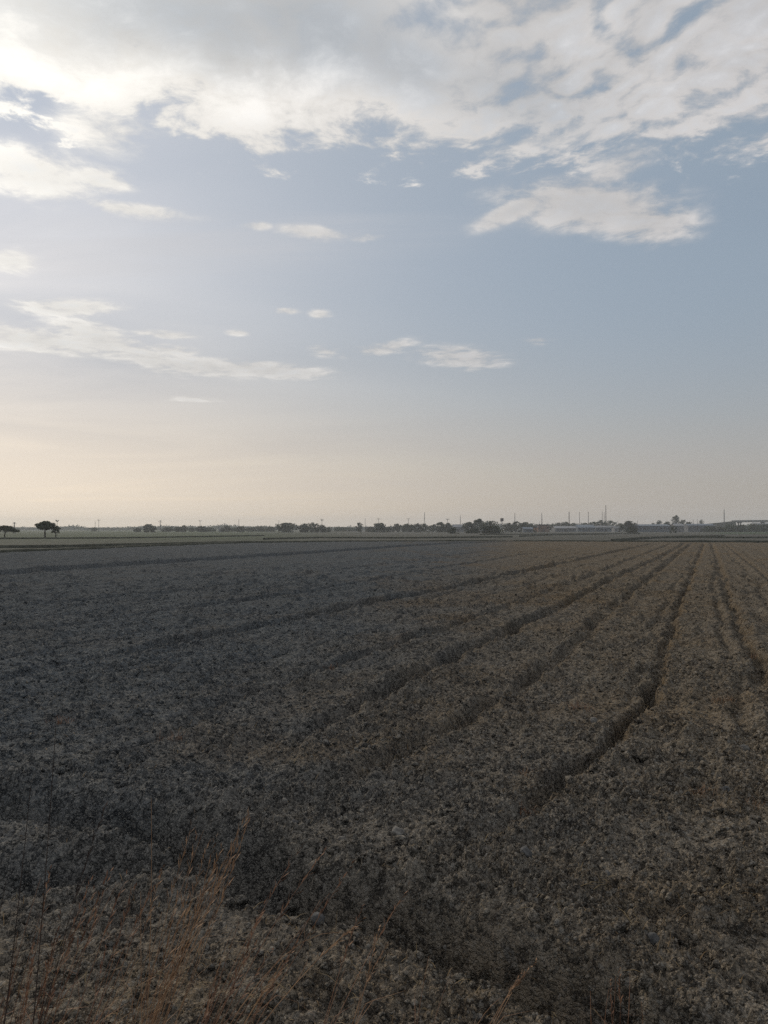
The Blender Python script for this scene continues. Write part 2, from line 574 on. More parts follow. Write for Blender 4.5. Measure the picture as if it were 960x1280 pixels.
def soil_material():
    m, gg, b = material('clay_soil', 1.0, 0.0)
    t = gg.new('ShaderNodeTexCoord')
    P = t.outputs['Object']
    x, y, z = gg.sep(P)
    n1 = gg.noise(P, 0.35, 5, 0.6)
    n2 = gg.noise(P, 5.0, 5, 0.6)
    n4 = gg.noise(P, 1.4, 5, 0.65)
    warp = gg.vmath('ADD', P, gg.scale(gg.vmath('SUBTRACT', gg.noise_vec(P, 40.0, 3), (0.5, 0.5, 0.5)), 0.02))

    def grains(scale):
        """crumbs of soil: dome height and one random tone per crumb"""
        v = gg.new('ShaderNodeTexVoronoi', feature='F1', voronoi_dimensions='3D')
        v.inputs['Scale'].default_value = scale
        v.inputs['Randomness'].default_value = 1.0
        gg.put(v.inputs['Vector'], warp)
        r_, g_, b_ = gg.sep(v.outputs['Color'])
        return S(gg, v.outputs['Distance']), r_, g_

    d1, r1, k1 = grains(13.0)
    d2, r2, k2 = grains(42.0)
    d3, r3, k3 = grains(125.0)
    # slate grey clay on the left of the field, browner drier soil on the right
    side = gg.smooth(x - y * 0.16 + (n1 - 0.5) * 7.0, -6.0, 3.0).max(gg.smooth(y + (n1 - 0.5) * 2.0, 5.2, 3.4, 0.0, 0.85))
    tone = gg.smooth(n2 * 0.22 + n4 * 0.18 + r1 * 0.18 + r2 * 0.22 + r3 * 0.20, 0.35, 0.65)
    grey = gg.mix(tone, (0.036, 0.0415, 0.047), (0.145, 0.161, 0.173))
    brown = gg.mix(tone, (0.046, 0.039, 0.031), (0.235, 0.198, 0.150))
    c = gg.mix(side, grey, brown)
    # pale crumbs dried to dust
    pale = gg.smooth(k3, 0.80, 0.90).max(gg.smooth(k2, 0.90, 0.96))
    c = gg.mix(pale * 0.5, c, (0.34, 0.325, 0.295))
    # the verge by the camera is paler, trodden and dry
    near = gg.smooth(y, 7.0, 2.5)
    c = gg.mix(near * gg.smooth(n4, 0.35, 0.62) * 0.5, c, gg.mix(tone, (0.07, 0.064, 0.055), (0.27, 0.245, 0.21)))
    a = gg.new('ShaderNodeAttribute', attribute_name='dry_weeds')
    w = (S(gg, a.outputs['Fac']) * gg.smooth(r3 * 0.4 + r2 * 0.3 + n2 * 0.5, 0.36, 0.75) * 0.72).clamp()
    c = gg.mix(w, c, gg.mix(tone, (0.085, 0.056, 0.032), (0.25, 0.175, 0.095)))
    gg.put(b.inputs['Base Color'], c)
    far = gg.smooth(y, 6.0, 30.0)
    hgt = (1.0 - d2) * 0.020 + (1.0 - d3) * 0.010 + (1.0 - d1) * far * 0.055 + r2 * 0.006
    bn = gg.new('ShaderNodeBump')
    bn.inputs['Strength'].default_value = 1.0
    bn.inputs['Distance'].default_value = 1.0
    gg.put(bn.inputs['Height'], hgt)
    gg.put(b.inputs['Normal'], bn.outputs[0])
    return m


M_SOIL = soil_material()
field = link('field', me, M_SOIL)
tag(field, kind='structure')

# ------------------------------------------------------------------ land beyond: one sheet with its strips of fallow and grass
FAR = 2600.0
ys_ = np.concatenate([np.linspace(-600, 60, 12), np.geomspace(70, FAR, 240)]).astype(np.float32)
xs_ = np.linspace(-FAR, FAR, 300).astype(np.float32)
GX, GY = np.meshgrid(xs_, ys_)
gz = (fbm(GX, GY, 0.02, 3, 0.5, 30) - 0.5) * 0.25 - 0.25
idx = np.arange(GX.size, dtype=np.int32).reshape(GX.shape)
q = np.stack([idx[:-1, :-1], idx[:-1, 1:], idx[1:, 1:], idx[1:, :-1]], -1).reshape(-1, 4)
me = np_mesh('ground', np.stack([GX.ravel(), GY.ravel(), gz.ravel()], 1), q, smooth=True)


def land_material():
    m, gg, b = material('fallow_land', 0.95, 0.1)
    t = gg.new('ShaderNodeTexCoord')
    P = t.outputs['Object']
    x, y, z = gg.sep(P)
    n1 = gg.noise(P, 0.02, 4, 0.6)
    n2 = gg.noise(P, 0.35, 4, 0.65)
    n3 = gg.noise(gg.vmath('MULTIPLY', P, (0.004, 0.055, 0.0)), 1.0, 3, 0.6)
    base = gg.mix(gg.smooth(n2, 0.3, 0.7), (0.050, 0.055, 0.046), (0.088, 0.092, 0.074))
    green = gg.mix(gg.smooth(n2, 0.3, 0.7), (0.034, 0.054, 0.029), (0.064, 0.084, 0.048))
    dusty = gg.mix(gg.smooth(n2, 0.3, 0.7), (0.070, 0.069, 0.062), (0.108, 0.105, 0.092))
    c = gg.mix(gg.smooth(n3, 0.42, 0.58), base, dusty)
    # the left side is grassland, greenest in a strip some 250 to 500 m out; one more patch at the foot of the viaduct
    left = gg.smooth(x / (y + 1.0) + (n1 - 0.5) * 0.3, -0.02, -0.24)
    strip = gg.smooth(y + n1 * 120.0, 160.0, 300.0)
    right = gg.smooth(x / (y + 1.0), 0.40, 0.46) * gg.smooth(y, 330.0, 420.0)
    gr = (left * strip).max(right) * gg.smooth(n3, 0.25, 0.5, 0.55, 1.0)
    c = gg.mix(left * 0.75, c, gg.mix(gg.smooth(n2, 0.3, 0.7), (0.038, 0.044, 0.036), (0.066, 0.072, 0.058)))
    c = gg.mix(gr, c, green)
    gg.put(b.inputs['Base Color'], c)
    bn = gg.new('ShaderNodeBump')
    bn.inputs['Strength'].default_value = 0.6
    bn.inputs['Distance'].default_value = 0.4
    gg.put(bn.inputs['Height'], gg.noise(P, 1.2, 4, 0.7))
    gg.put(b.inputs['Normal'], bn.outputs[0])
    return m


M_LAND = land_material()
tag(link('ground', me, M_LAND), kind='structure')

# low earth banks between the far plots
M_BANK = varied('bank_earth', (0.04, 0.043, 0.034), (0.08, 0.082, 0.064), 0.8, 0.95, 0.1, 0.5)


def earth_bank(pts, w, hgt, seed):
    """ridge of soil and weeds with an uneven top along a course over the land"""
    P = []
    for (x0, y0), (x1, y1) in zip(pts, pts[1:]):
        L = math.hypot(x1 - x0, y1 - y0)
        n = max(2, min(160, int(L / 1.2)))
        for i in range(n):
            t = i / n
            P.append((x0 + (x1 - x0) * t, y0 + (y1 - y0) * t))
    P.append(pts[-1])
    P = np.array(P, np.float32)
    T = np.gradient(P, axis=0)
    T /= np.linalg.norm(T, axis=1, keepdims=True) + 1e-9
    N = np.stack([-T[:, 1], T[:, 0]], 1)
    prof = ((-1.0, -0.35), (-0.55, 0.45), (-0.12, 0.98), (0.2, 0.92), (0.6, 0.4), (1.0, -0.35))
    V = []
    for k, (s, z) in enumerate(prof):
        jit = 0.55 + 0.9 * fbm(P[:, 0] * 1.0, P[:, 1] + k * 3.1, 0.35, 3, 0.6, seed)
        q_ = P + N * (s * w)
        V.append(np.stack([q_[:, 0], q_[:, 1], np.where(z > 0, z * hgt * jit, z * 0.9 - 0.2)], 1))
    n, kf = len(P), len(prof)
    V = np.stack(V, 1).reshape(-1, 3)
    idx = np.arange(n * kf, dtype=np.int32).reshape(n, kf)
    q_ = np.stack([idx[:-1, :-1], idx[:-1, 1:], idx[1:, 1:], idx[1:, :-1]], -1).reshape(-1, 4)
    tag(link('earth_bank', np_mesh('earth_bank', V, q_)), kind='structure').data.materials.append(M_BANK)


for k, (pl, w, hgt) in enumerate(((q0, q1 * 0.55, q2 * 0.62) for q0, q1, q2 in (
        (pixline((-400, 700), (0, 690), (75, 687.5), (125, 685.8), (180, 683), (300, 678.5), (420, 677), (600, 676.5), (720, 676.8), (830, 677), (1000, 677), (1400, 678)), 0.7, 0.34),
        (pixline((-300, 684), (0, 682.8), (60, 682.6), (170, 680), (310, 677.2)), 0.6, 0.25),
        (pixline((330, 673), (400, 671.6), (500, 672), (640, 670.6)), 0.6, 0.24),
        (pixline((765, 675.6), (800, 672.6), (840, 670.8), (905, 669.8)), 0.7, 0.40),
        (pixline((833, 671.4), (870, 671.2), (930, 671.6), (1000, 671)), 0.7, 0.30),
        (pixline((600, 668), (660, 667.6), (720, 667.2), (800, 666.8)), 0.8, 0.30),
        (pixline((650, 669.8), (700, 668), (760, 667.6)), 0.6, 0.2),
        (pixline((-200, 673.5), (150, 672), (330, 669)), 0.5, 0.22)))):
    earth_bank(pl, w, hgt, 40 + k)

# ------------------------------------------------------------------ loose lumps, straw and stubble on the field
ico = []
for seed in range(7):
    bm = bmesh.new()
    bmesh.ops.create_icosphere(bm, subdivisions=2 if seed < 3 else 1, radius=1.0)
    r_ = random.Random(seed)
    planes = [(Vector((r_.gauss(0, 1), r_.gauss(0, 1), r_.gauss(0, 1))).normalized(), r_.uniform(0.42, 0.85)) for _ in range(11)]
    for v in bm.verts:
        for nrm, d in planes:
            e = v.co.dot(nrm) - d
            if e > 0:
                v.co -= nrm * e * 0.9
        v.co += Vector((r_.uniform(-1, 1), r_.uniform(-1, 1), r_.uniform(-1, 1))) * 0.07
        v.co.z *= 0.8
    bm.verts.ensure_lookup_table()
    ico.append((np.array([v.co[:] for v in bm.verts], np.float32), np.array([[v.index for v in f.verts] for f in bm.faces], np.int32)))
    bm.free()


def lump_cloud(cx, cy, cz, size, shapes):
    V, Fc, base = [], [], 0
    pick = rng.integers(0, len(shapes), len(cx))
    for s, (sv, sf) in enumerate(shapes):
        m_ = pick == s
        n = int(m_.sum())
        if not n:
            continue
        th = rng.random(n) * 6.283
        sc_ = size[m_][:, None] * rng.uniform(0.65, 1.25, (n, 3))
        p = sv[None] * sc_[:, None, :]
        tl = rng.normal(0, 0.35, n)
        c, s_ = np.cos(tl)[:, None], np.sin(tl)[:, None]
        y2, z2 = p[..., 1] * c - p[..., 2] * s_, p[..., 1] * s_ + p[..., 2] * c
        c, s_ = np.cos(th)[:, None], np.sin(th)[:, None]
        x3, y3 = p[..., 0] * c - y2 * s_, p[..., 0] * s_ + y2 * c
        V.append(np.stack([x3 + cx[m_][:, None], y3 + cy[m_][:, None], z2 + cz[m_][:, None]], -1).reshape(-1, 3))
        Fc.append((sf[None] + (np.arange(n) * len(sv))[:, None, None] + base).reshape(-1, 3))
        base += n * len(sv)
    return np.concatenate(V), np.concatenate(Fc)


def scatter(n, r0, r1, power=1.0, spread=34):
    r = (r0 ** power + rng.random(n) * (r1 ** power - r0 ** power)) ** (1 / power)
    a = np.radians(rng.uniform(-spread, spread, n))
    return (r * np.sin(a)).astype(np.float32), (r * np.cos(a)).astype(np.float32)


cx, cy = scatter(70000, 1.8, 30, 0.75)
patchy = fbm(cx, cy, 0.8, 3, 0.5, 14)
keep = patchy + rng.random(len(cx)) * 0.3 > 0.5
cx, cy = cx[keep], cy[keep]
size = np.clip(rng.lognormal(-4.95, 0.62, len(cx)), 0.003, 0.055) * (1 + np.hypot(cx, cy) * 0.02)
cz, _ = relief(cx, cy, np.full(len(cx), 0.008, np.float32))
v, f = lump_cloud(cx, cy, cz + size * 0.15, size, ico[3:])
mx, my = scatter(5200, 2.0, 14, 1.0)
keep = (fbm(mx, my, 1.1, 3, 0.6, 16) + rng.random(len(mx)) * 0.35 > 0.62)
mx, my = mx[keep], my[keep]
msz = np.clip(rng.lognormal(-4.0, 0.38, len(mx)), 0.010, 0.048)
mz, _ = relief(mx, my, np.full(len(mx), 0.008, np.float32))
v2, f2 = lump_cloud(mx, my, mz + msz * 0.30, msz, ico[:3])
v, f = np.concatenate([v, v2]), np.concatenate([f, f2 + len(v)])
lumps = link('soil_lumps', np_mesh('soil_lumps', v, f), M_SOIL)
tag(lumps, 'small loose crumbs of dry clay strewn over the ploughed field', None, None, 'stuff')

M_STRAW = varied('dry_straw', (0.12, 0.075, 0.035), (0.22, 0.17, 0.095), 6.0, 0.8, 0.2)
cx, cy = scatter(60000, 1.8, 32, 0.8)
_, st = relief(cx, cy, np.full(len(cx), 9.0, np.float32), False)
keep = rng.random(len(cx)) < 0.04 + st * 0.9
cx, cy = cx[keep], cy[keep]
n = len(cx)
cz, _ = relief(cx, cy, np.full(n, 0.008, np.float32))
ln = rng.lognormal(-3.25, 0.5, n)
wd = rng.uniform(0.0007, 0.0018, n) * (1 + np.hypot(cx, cy) * 0.06)
th, up = rng.random(n) * 6.283, np.abs(rng.normal(0.0, 0.5, n))
dv = np.stack([np.cos(th) * np.cos(up), np.sin(th) * np.cos(up), np.sin(up)], 1) * ln[:, None]
sv = np.stack([-np.sin(th), np.cos(th), np.zeros(n)], 1) * wd[:, None]
p0 = np.stack([cx, cy, cz + 0.006], 1)
bow = np.stack([np.zeros(n), np.zeros(n), ln * 0.12], 1)
V = np.stack([p0 - sv, p0 + sv, p0 + dv * .5 + sv + bow, p0 + dv * .5 - sv + bow, p0 + dv + sv * .3, p0 + dv - sv * .3], 1).reshape(-1, 3)
b6 = np.arange(n, dtype=np.int32)[:, None] * 6
fq = np.concatenate([b6 + np.array([[0, 1, 2, 3]]), b6 + np.array([[3, 2, 4, 5]])])
tag(link('dry_straw', np_mesh('dry_straw', V, fq), M_STRAW), 'bits of brown straw and stubble lying on the soil', None, None, 'stuff')

# ------------------------------------------------------------------ things on the horizon
HOR = 661.5          # photo row of the flat horizon


def spot(px, D):
    return (px - 480) / F * D, D


def height_of(row, D):
    """height above the ground of something that reaches a photo row at distance D"""
    return CAM_H + (HOR - row) / F * D


def base_z(x, y):
    i = int(np.clip(np.searchsorted(ys_, y), 0, len(ys_) - 1))
    j = int(np.clip(np.searchsorted(xs_, x), 0, len(xs_) - 1))
    return float(gz[i, j]) - 0.06


def tube(pts, radii_, sides=7):
    """tapered tube through points, closed at both ends"""
    pts = [Vector(p) for p in pts]
    V, Fc = [], []
    for i, p in enumerate(pts):
        d = (pts[min(i + 1, len(pts) - 1)] - pts[max(i - 1, 0)]).normalized()
        u = d.cross(Vector((0.31, 0.94, 0.1))).normalized()
        w = d.cross(u)
        for k in range(sides):
            a = 2 * math.pi * k / sides
            V.append((p + (u * math.cos(a) + w * math.sin(a)) * radii_[i])[:])
    for i in range(len(pts) - 1):
        for k in range(sides):
            a, b = i * sides + k, i * sides + (k + 1) % sides
            Fc.append((a, b, b + sides, a + sides))
    Fc.append(tuple(range(sides))[::-1])
    n = (len(pts) - 1) * sides
    Fc.append(tuple(range(n, n + sides)))
    return V, Fc


class MB:
    """collects shapes into one mesh"""
    def __init__(self):
        self.v, self.f = [], []

    def add(self, vf):
        b = len(self.v)
        self.v += list(vf[0])
        self.f += [tuple(i + b for i in f) for f in vf[1]]
        return self

    def box(self, x0, x1, y0, y1, z0, z1):
        v = [(x, y, z) for z in (z0, z1) for y in (y0, y1) for x in (x0, x1)]
        return self.add((v, [(0, 2, 3, 1), (4, 5, 7, 6), (0, 1, 5, 4), (1, 3, 7, 5), (3, 2, 6, 7), (2, 0, 4, 6)]))

    def bar(self, a, b, w):
        return self.add(tube([a, b], [w, w], 5))

    def build(self, name, mat, parent=None):
        me_ = bpy.data.meshes.new(name)
        me_.from_pydata([tuple(p) for p in self.v], [], self.f)
        me_.update()
        return link(name, me_, mat, parent)


M_BARK = varied('bark', (0.035, 0.030, 0.024), (0.07, 0.06, 0.048), 2.0, 0.9, 0.1)
M_LEAF = [varied('foliage_dark', (0.022, 0.034, 0.016), (0.055, 0.072, 0.034), 0.9, 0.8, 0.15),
          varied('foliage_mid', (0.034, 0.048, 0.022), (0.078, 0.098, 0.046), 0.9, 0.8, 0.15),
          varied('foliage_dry', (0.055, 0.058, 0.032), (0.105, 0.108, 0.062), 0.9, 0.8, 0.15)]


def leaves(points, size, rs):
    """one small tilted leaf spray per point"""
    n = len(points)
    u = rs.normal(size=(n, 3))
    u /= np.linalg.norm(u, axis=1, keepdims=True)
    w = rs.normal(size=(n, 3))
    w -= (w * u).sum(1, keepdims=True) * u
    w /= np.linalg.norm(w, axis=1, keepdims=True)
    s = size * rs.uniform(0.6, 1.4, (n, 1))
    u, w = u * s, w * s * 0.62
    V = np.stack([points - u, points + w * 0.8 - u * 0.1, points + u, points - w - u * 0.15], 1).reshape(-1, 3)
    return V, np.arange(n * 4, dtype=np.int32).reshape(n, 4)


def tree(name, px, D, width, top, label, kind='round', leaf=0, group=None, n=900, crown_low=0.25, cat='tree', shift=0.0):
    """width = crown width and top = top row, both in photo pixels"""
    x, y = spot(px, D)
    zb = base_z(x, y)
    Hh = height_of(top, D) - zb
    Wd = width / F * D
    rs = np.random.default_rng(int(px * 7 + D))
    root = empty(name, (x, y, zb), label, cat, group)
    tops, pts = [], []
    if kind == 'flat':                              # umbrella crown: a domed, layered top on spreading limbs
        th = Hh * 0.45
        for k in range(15):
            a, q_ = rs.uniform(0, 6.283), math.sqrt((k + 0.5) / 15)
            zz = Hh * (0.90 - 0.36 * q_ ** 1.7) + rs.normal(0, 0.02) * Hh
            tops.append((math.cos(a) * q_ * Wd * 0.42 + shift * Wd, math.sin(a) * q_ * Wd * 0.42, zz))
        for c in tops:
            m_ = n // 15
            e = rs.normal(0, 1, (m_, 3))
            e /= np.maximum(np.linalg.norm(e, axis=1, keepdims=True), 1e-6)
            e *= rs.random((m_, 1)) ** 0.45
            pts.append(np.array(c) + e * np.array([Wd * 0.17, Wd * 0.17, Hh * 0.115]))
    else:
        low = Hh * crown_low
        th = max(low, Hh * 0.12)
        nc = 17
        for k in range(nc):
            t = (k + 0.5) / nc
            prof = {'round': math.sqrt(max(0.05, 1 - (2 * t - 0.85) ** 2 * 0.72)), 'bush': math.sqrt(max(0.04, 1 - t ** 2)),
                    'tall': 0.9 * math.sqrt(max(0.05, 1 - (2 * t - 0.9) ** 2 * 0.8))}[kind]
            a = k * 2.4 + rs.normal(0, 0.35)
            q_ = rs.uniform(0.3, 1.25) * prof
            tops.append((math.cos(a) * q_ * Wd * 0.36 + shift * Wd * t, math.sin(a) * q_ * Wd * 0.36, low + (Hh * 0.94 - low) * t))
        for c in tops:
            m_ = n // nc
            e = rs.normal(0, 1, (m_, 3))
            e /= np.maximum(np.linalg.norm(e, axis=1, keepdims=True), 1e-6)
            e *= rs.random((m_, 1)) ** 0.5
            s_ = rs.uniform(0.55, 1.45)
            pts.append(np.array(c) + e * np.array([Wd * 0.175 * s_, Wd * 0.175 * s_, max(Wd * 0.12, (Hh - low) * 0.13) * s_]))
    P = np.concatenate(pts)
    P[:, 2] = np.clip(P[:, 2], 0.05, Hh)
    v_, f_ = leaves(P, max(0.10, min(0.55, Wd * (0.030 if kind == 'flat' else 0.046))), rs)
    link('crown', np_mesh('crown', v_, f_), M_LEAF[leaf], root)
    mb = MB()
    r0 = max(0.10, Hh * (0.045 if kind == 'flat' else 0.032))
    lean = rs.normal(0, 0.03) * Hh
    fork = (lean + shift * Wd * 0.3, 0, th)
    mb.add(tube([(0, 0, -0.3), (lean * 0.3, 0, th * 0.5), fork], [r0 * 1.25, r0, r0 * 0.8]))
    for c in tops[::2]:
        mid = tuple(fork[i] * 0.5 + c[i] * 0.5 + (0.03 * Hh if i == 2 else 0) for i in range(3))
        mb.add(tube([fork, mid, c], [r0 * 0.55, r0 * 0.36, r0 * 0.12], 5))
    mb.build('trunk', M_BARK, root)
    return root


BELT = 'trees of the belt along the horizon'
tree('umbrella_tree', 56.5, 205, 31, 650.8, 'lone broad umbrella shaped tree standing in open grassland, the largest on the left', 'flat', 0, None, 4200)
tree('umbrella_tree', 70.0, 204, 10.5, 659.5, 'small thin tree tucked under the right edge of the lone umbrella tree', 'flat', 0, None, 900)
tree('umbrella_tree', 6.0, 206, 29, 657.0, 'flat topped tree cut by the left edge of the photo beside a pylon', 'flat', 0, None, 3000, shift=0.05)
for px, D, w, top, kind, leaf, low, label in (
        (117, 820, 7, 659.6, 'round', 1, .1, 'tiny hazy tree bump just left of the thin pole in the left distance'),
        (185.5, 600, 14, 655.6, 'round', 0, .05, 'dark rounded tree standing alone left of the first thin pylon mast'),
        (172, 640, 9, 660.2, 'bush', 0, .0, 'low bush touching the left foot of the dark rounded tree'),
        (210, 700, 12, 659.6, 'round', 1, .1, 'low pale tree just right of the thin mast in the left distance'),
        (222.5, 660, 8, 658.6, 'round', 0, .1, 'smaller left half of a pair of joined trees in the left distance'),
        (229.5, 660, 9, 656.8, 'tall', 0, .05, 'taller right half of a pair of joined trees in the left distance'),
        (239, 720, 9, 660.0, 'round', 1, .1, 'low pale tree just left of the pole with a wide bushy tree'),
        (253, 660, 13, 658.6, 'round', 0, .05, 'wide bushy tree at the foot of a thin pole in the left distance'),
        (263, 720, 10, 660.0, 'round', 1, .1, 'low tree between the wide bushy tree and the pale hut'),
        (283, 640, 10, 657.8, 'round', 2, .1, 'olive tree right of the small pale hut in the left distance'),
        (293, 720, 9, 660.0, 'round', 1, .1, 'low faint tree between the olive tree and a dark round tree'),
        (301, 650, 9, 658.0, 'round', 0, .1, 'small dark round tree beside a thin pole left of centre'),
        (312, 720, 10, 659.7, 'round', 1, .1, 'faint low tree right of the small dark round tree'),
        (325, 760, 14, 658.6, 'round', 1, .05, 'broad faint tree at the left of the hazy pair left of centre'),
        (338, 760, 13, 658.6, 'round', 1, .05, 'broad faint tree directly left of the ragged dark tree'),
        (357, 560, 18, 654.0, 'round', 0, .12, 'ragged dark tree with a spreading top left of the big tree clump'),
        (380.5, 560, 12, 654.8, 'tall', 0, .02, 'leftmost squarish tree of the big clump left of centre'),
        (389.5, 565, 10, 653.0, 'tall', 1, .02, 'tallest tree of the big clump left of centre'),
        (396, 560, 8, 654.4, 'tall', 0, .02, 'narrow tree in the big clump just left of the cross armed pole'),
        (403, 560, 9, 656.0, 'round', 0, .02, 'right end tree of the big clump under the cross armed pole'),
        (410, 640, 8, 659.6, 'bush', 0, .0, 'low bush trailing off right of the big clump left of centre'),
        (426, 800, 18, 659.4, 'round', 1, .05, 'wide faint tree in the gap right of the big clump'),
        (439, 800, 12, 660.0, 'round', 1, .05, 'low faint tree left of the upright tree near the frame centre'),
        (448.5, 600, 9, 653.0, 'tall', 0, .08, 'upright dark tree left of the tall pole near the frame centre'),
        (463, 640, 9, 658.8, 'round', 2, .05, 'low dull tree between tall pole and dense round tree'),
        (474.5, 580, 15, 654.2, 'round', 0, .06, 'dense round dark tree with a pole rising behind it, just left of centre'),
        (485, 640, 8, 658.4, 'round', 1, .05, 'small tree leaning against the right of the dense round tree'),
        (496, 620, 11, 654.8, 'round', 0, .1, 'first of the two ball shaped trees right of the frame centre'),
        (508.5, 620, 12, 655.0, 'round', 1, .1, 'second of the two ball shaped trees, with a pole above it'),
        (521, 600, 11, 654.2, 'round', 0, .06, 'left half of the wide double tree below the lattice mast'),
        (530, 600, 11, 654.6, 'round', 1, .06, 'right half of the wide double tree below the lattice mast'),
        (539, 680, 8, 656.8, 'round', 1, .05, 'pale tree filling the gap right of the double tree'),
        (549, 600, 13, 653.0, 'round', 1, .06, 'tall pale crown left of the pole in front of the white shed'),
        (560, 610, 12, 654.0, 'round', 0, .06, 'dark crown behind the pole in front of the white shed'),
        (565.5, 410, 10, 660.2, 'bush', 0, .0, 'rounded dark bush in the field below the white shed'),
        (586, 560, 13, 652.6, 'round', 0, .03, 'left shoulder of the biggest tree group right of centre'),
        (598, 560, 18, 648.8, 'round', 0, .03, 'highest crown of the biggest tree group right of centre'),
        (613, 590, 18, 651.6, 'round', 1, .03, 'wide crown on the right flank of the biggest tree group'),
        (592, 430, 12, 660.5, 'bush', 0, .0, 'left dark bush in front of the biggest tree group'),
        (614.5, 420, 22, 658.2, 'bush', 0, .0, 'wide dark bush in front of the biggest tree group'),
        (636, 620, 11, 654.0, 'round', 0, .05, 'tree just right of the boxed signboard tower'),
        (644.5, 600, 11, 651.6, 'round', 0, .05, 'dark tree at the foot of the thin mast right of the signboard'),
        (655, 600, 13, 653.0, 'round', 1, .05, 'bluish tree left of the small orange building'),
        (664, 600, 11, 654.6, 'round', 0, .05, 'dark tree touching the orange building on its left'),
        (690, 760, 9, 655.6, 'round', 1, .1, 'small tree behind the brown building right of centre'),
        (698, 760, 9, 653.4, 'round', 0, .1, 'left tree behind the white roofed sheds'),
        (707, 760, 12, 652.6, 'round', 0, .1, 'middle tree behind the white roofed sheds, below the thick chimney'),
        (717, 770, 10, 654.0, 'round', 1, .1, 'right tree behind the white roofed sheds'),
        (731, 780, 11, 653.8, 'round', 1, .1, 'tree between the two slim chimneys'),
        (742, 770, 12, 652.4, 'round', 1, .1, 'tree just right of the second slim chimney'),
        (751, 770, 10, 650.2, 'round', 0, .1, 'tall tree behind the foot of the chimney pair'),
        (762, 770, 14, 651.0, 'round', 1, .1, 'broad tree right of the tallest chimney'),
        (774, 780, 10, 654.2, 'round', 2, .1, 'low olive tree left of the dark domed tree in front of the long shed'),
        (785.5, 560, 14, 651.6, 'round', 0, .05, 'dark domed tree standing against the long blue grey shed'),
        (792.5, 565, 8, 653.4, 'tall', 0, .05, 'narrow tree on the right side of the dark domed tree'),
        (790, 480, 10, 659.6, 'bush', 0, .0, 'dark bush leaning out in front of the long blue grey shed'),
        (816, 800, 8, 653.8, 'round', 1, .1, 'small tree above the shed roof, left of the feathery tree'),
        (823.5, 800, 9, 650.6, 'tall', 1, .1, 'feathery pale tree above the roof of the long shed'),
        (834, 800, 12, 652.4, 'round', 1, .1, 'low wide tree above the shed roof right of the feathery tree'),
        (845, 800, 11, 643.8, 'round', 0, .35, 'tallest tree on the right with a round crown lifted over the roofs'),
        (854, 700, 10, 650.0, 'round', 0, .04, 'left dark tree beside the tree with the lifted crown'),
        (861, 690, 9, 652.4, 'round', 0, .04, 'right dark tree that slopes down towards the road bridge'),
        (842, 500, 8, 657.4, 'bush', 0, .0, 'dark bush by the left corner of the white house'),
        (876.5, 760, 6, 649.4, 'tall', 1, .2, 'small narrow tree before the road bridge begins'),
        (868, 720, 7, 655.4, 'round', 1, .05, 'low tree between the sloping dark tree and the narrow tree'),
        (886, 640, 12, 658.4, 'bush', 1, .0, 'first low bush under the left end of the road bridge'),
        (898, 640, 12, 659.0, 'bush', 2, .0, 'second low bush under the road bridge, below the tall mast'),
        (911, 640, 15, 656.4, 'bush', 1, .0, 'third low bush under the road bridge right of the tall mast'),
        (926, 640, 16, 656.8, 'bush', 0, .0, 'fourth low bush under the road bridge, dark green'),
        (941, 640, 16, 655.8, 'bush', 1, .0, 'fifth low bush under the road bridge near the photo edge'),
        (956, 640, 16, 656.2, 'bush', 0, .0, 'last low bush under the road bridge, cut by the right photo edge')):
    tree('bush' if kind == 'bush' else 'tree', px, D, w * 1.42, top, label, kind, leaf, 'bushes on the plain' if kind == 'bush' else BELT,
         1500 if w > 11 else 1000, low, 'bush' if kind == 'bush' else 'tree')

# a far wood that only reads as one low mass
pts = []
rs = np.random.default_rng(3)
for i in range(11000):
    px = rs.uniform(-120, 1080)
    D = rs.uniform(1350, 1900)
    x, y = spot(px, D)
    hh = 3.8 + 11.0 * float(fbm(np.array([px]), np.array([D * 0.003]), 0.035, 4, 0.6, 60)[0]) ** 1.3
    hh *= 1.25 if px > 560 else (0.8 if px < 160 else 0.95)
    k = 7
    e = rs.normal(0, 1, (k, 3)) * np.array([3.2, 3.0, hh * 0.22])
    e[:, 2] = np.abs(e[:, 2] + hh * 0.55)
    pts.append(np.array([x, y, -0.4]) + e)
v_, f_ = leaves(np.concatenate(pts), 1.7, rs)
tag(link('distant_woods', np_mesh('distant_woods', v_, f_), M_LEAF[1]), 'faint hazy line of woods along the whole horizon', None, None, 'stuff')

# ---- poles, masts, chimneys
M_WOOD = varied('weathered_pole', (0.06, 0.055, 0.05), (0.11, 0.10, 0.09), 1.0, 0.85, 0.2)
M_STEEL = varied('galvanised_steel', (0.12, 0.12, 0.12), (0.20, 0.20, 0.20), 1.0, 0.6, 0.4)
M_CHIM = varied('chimney_brick', (0.085, 0.062, 0.052), (0.14, 0.10, 0.085), 0.6, 0.9, 0.1)
M_GLASS = varied('glass_insulator', (0.12, 0.14, 0.14), (0.2, 0.22, 0.22), 2.0, 0.25, 0.5)


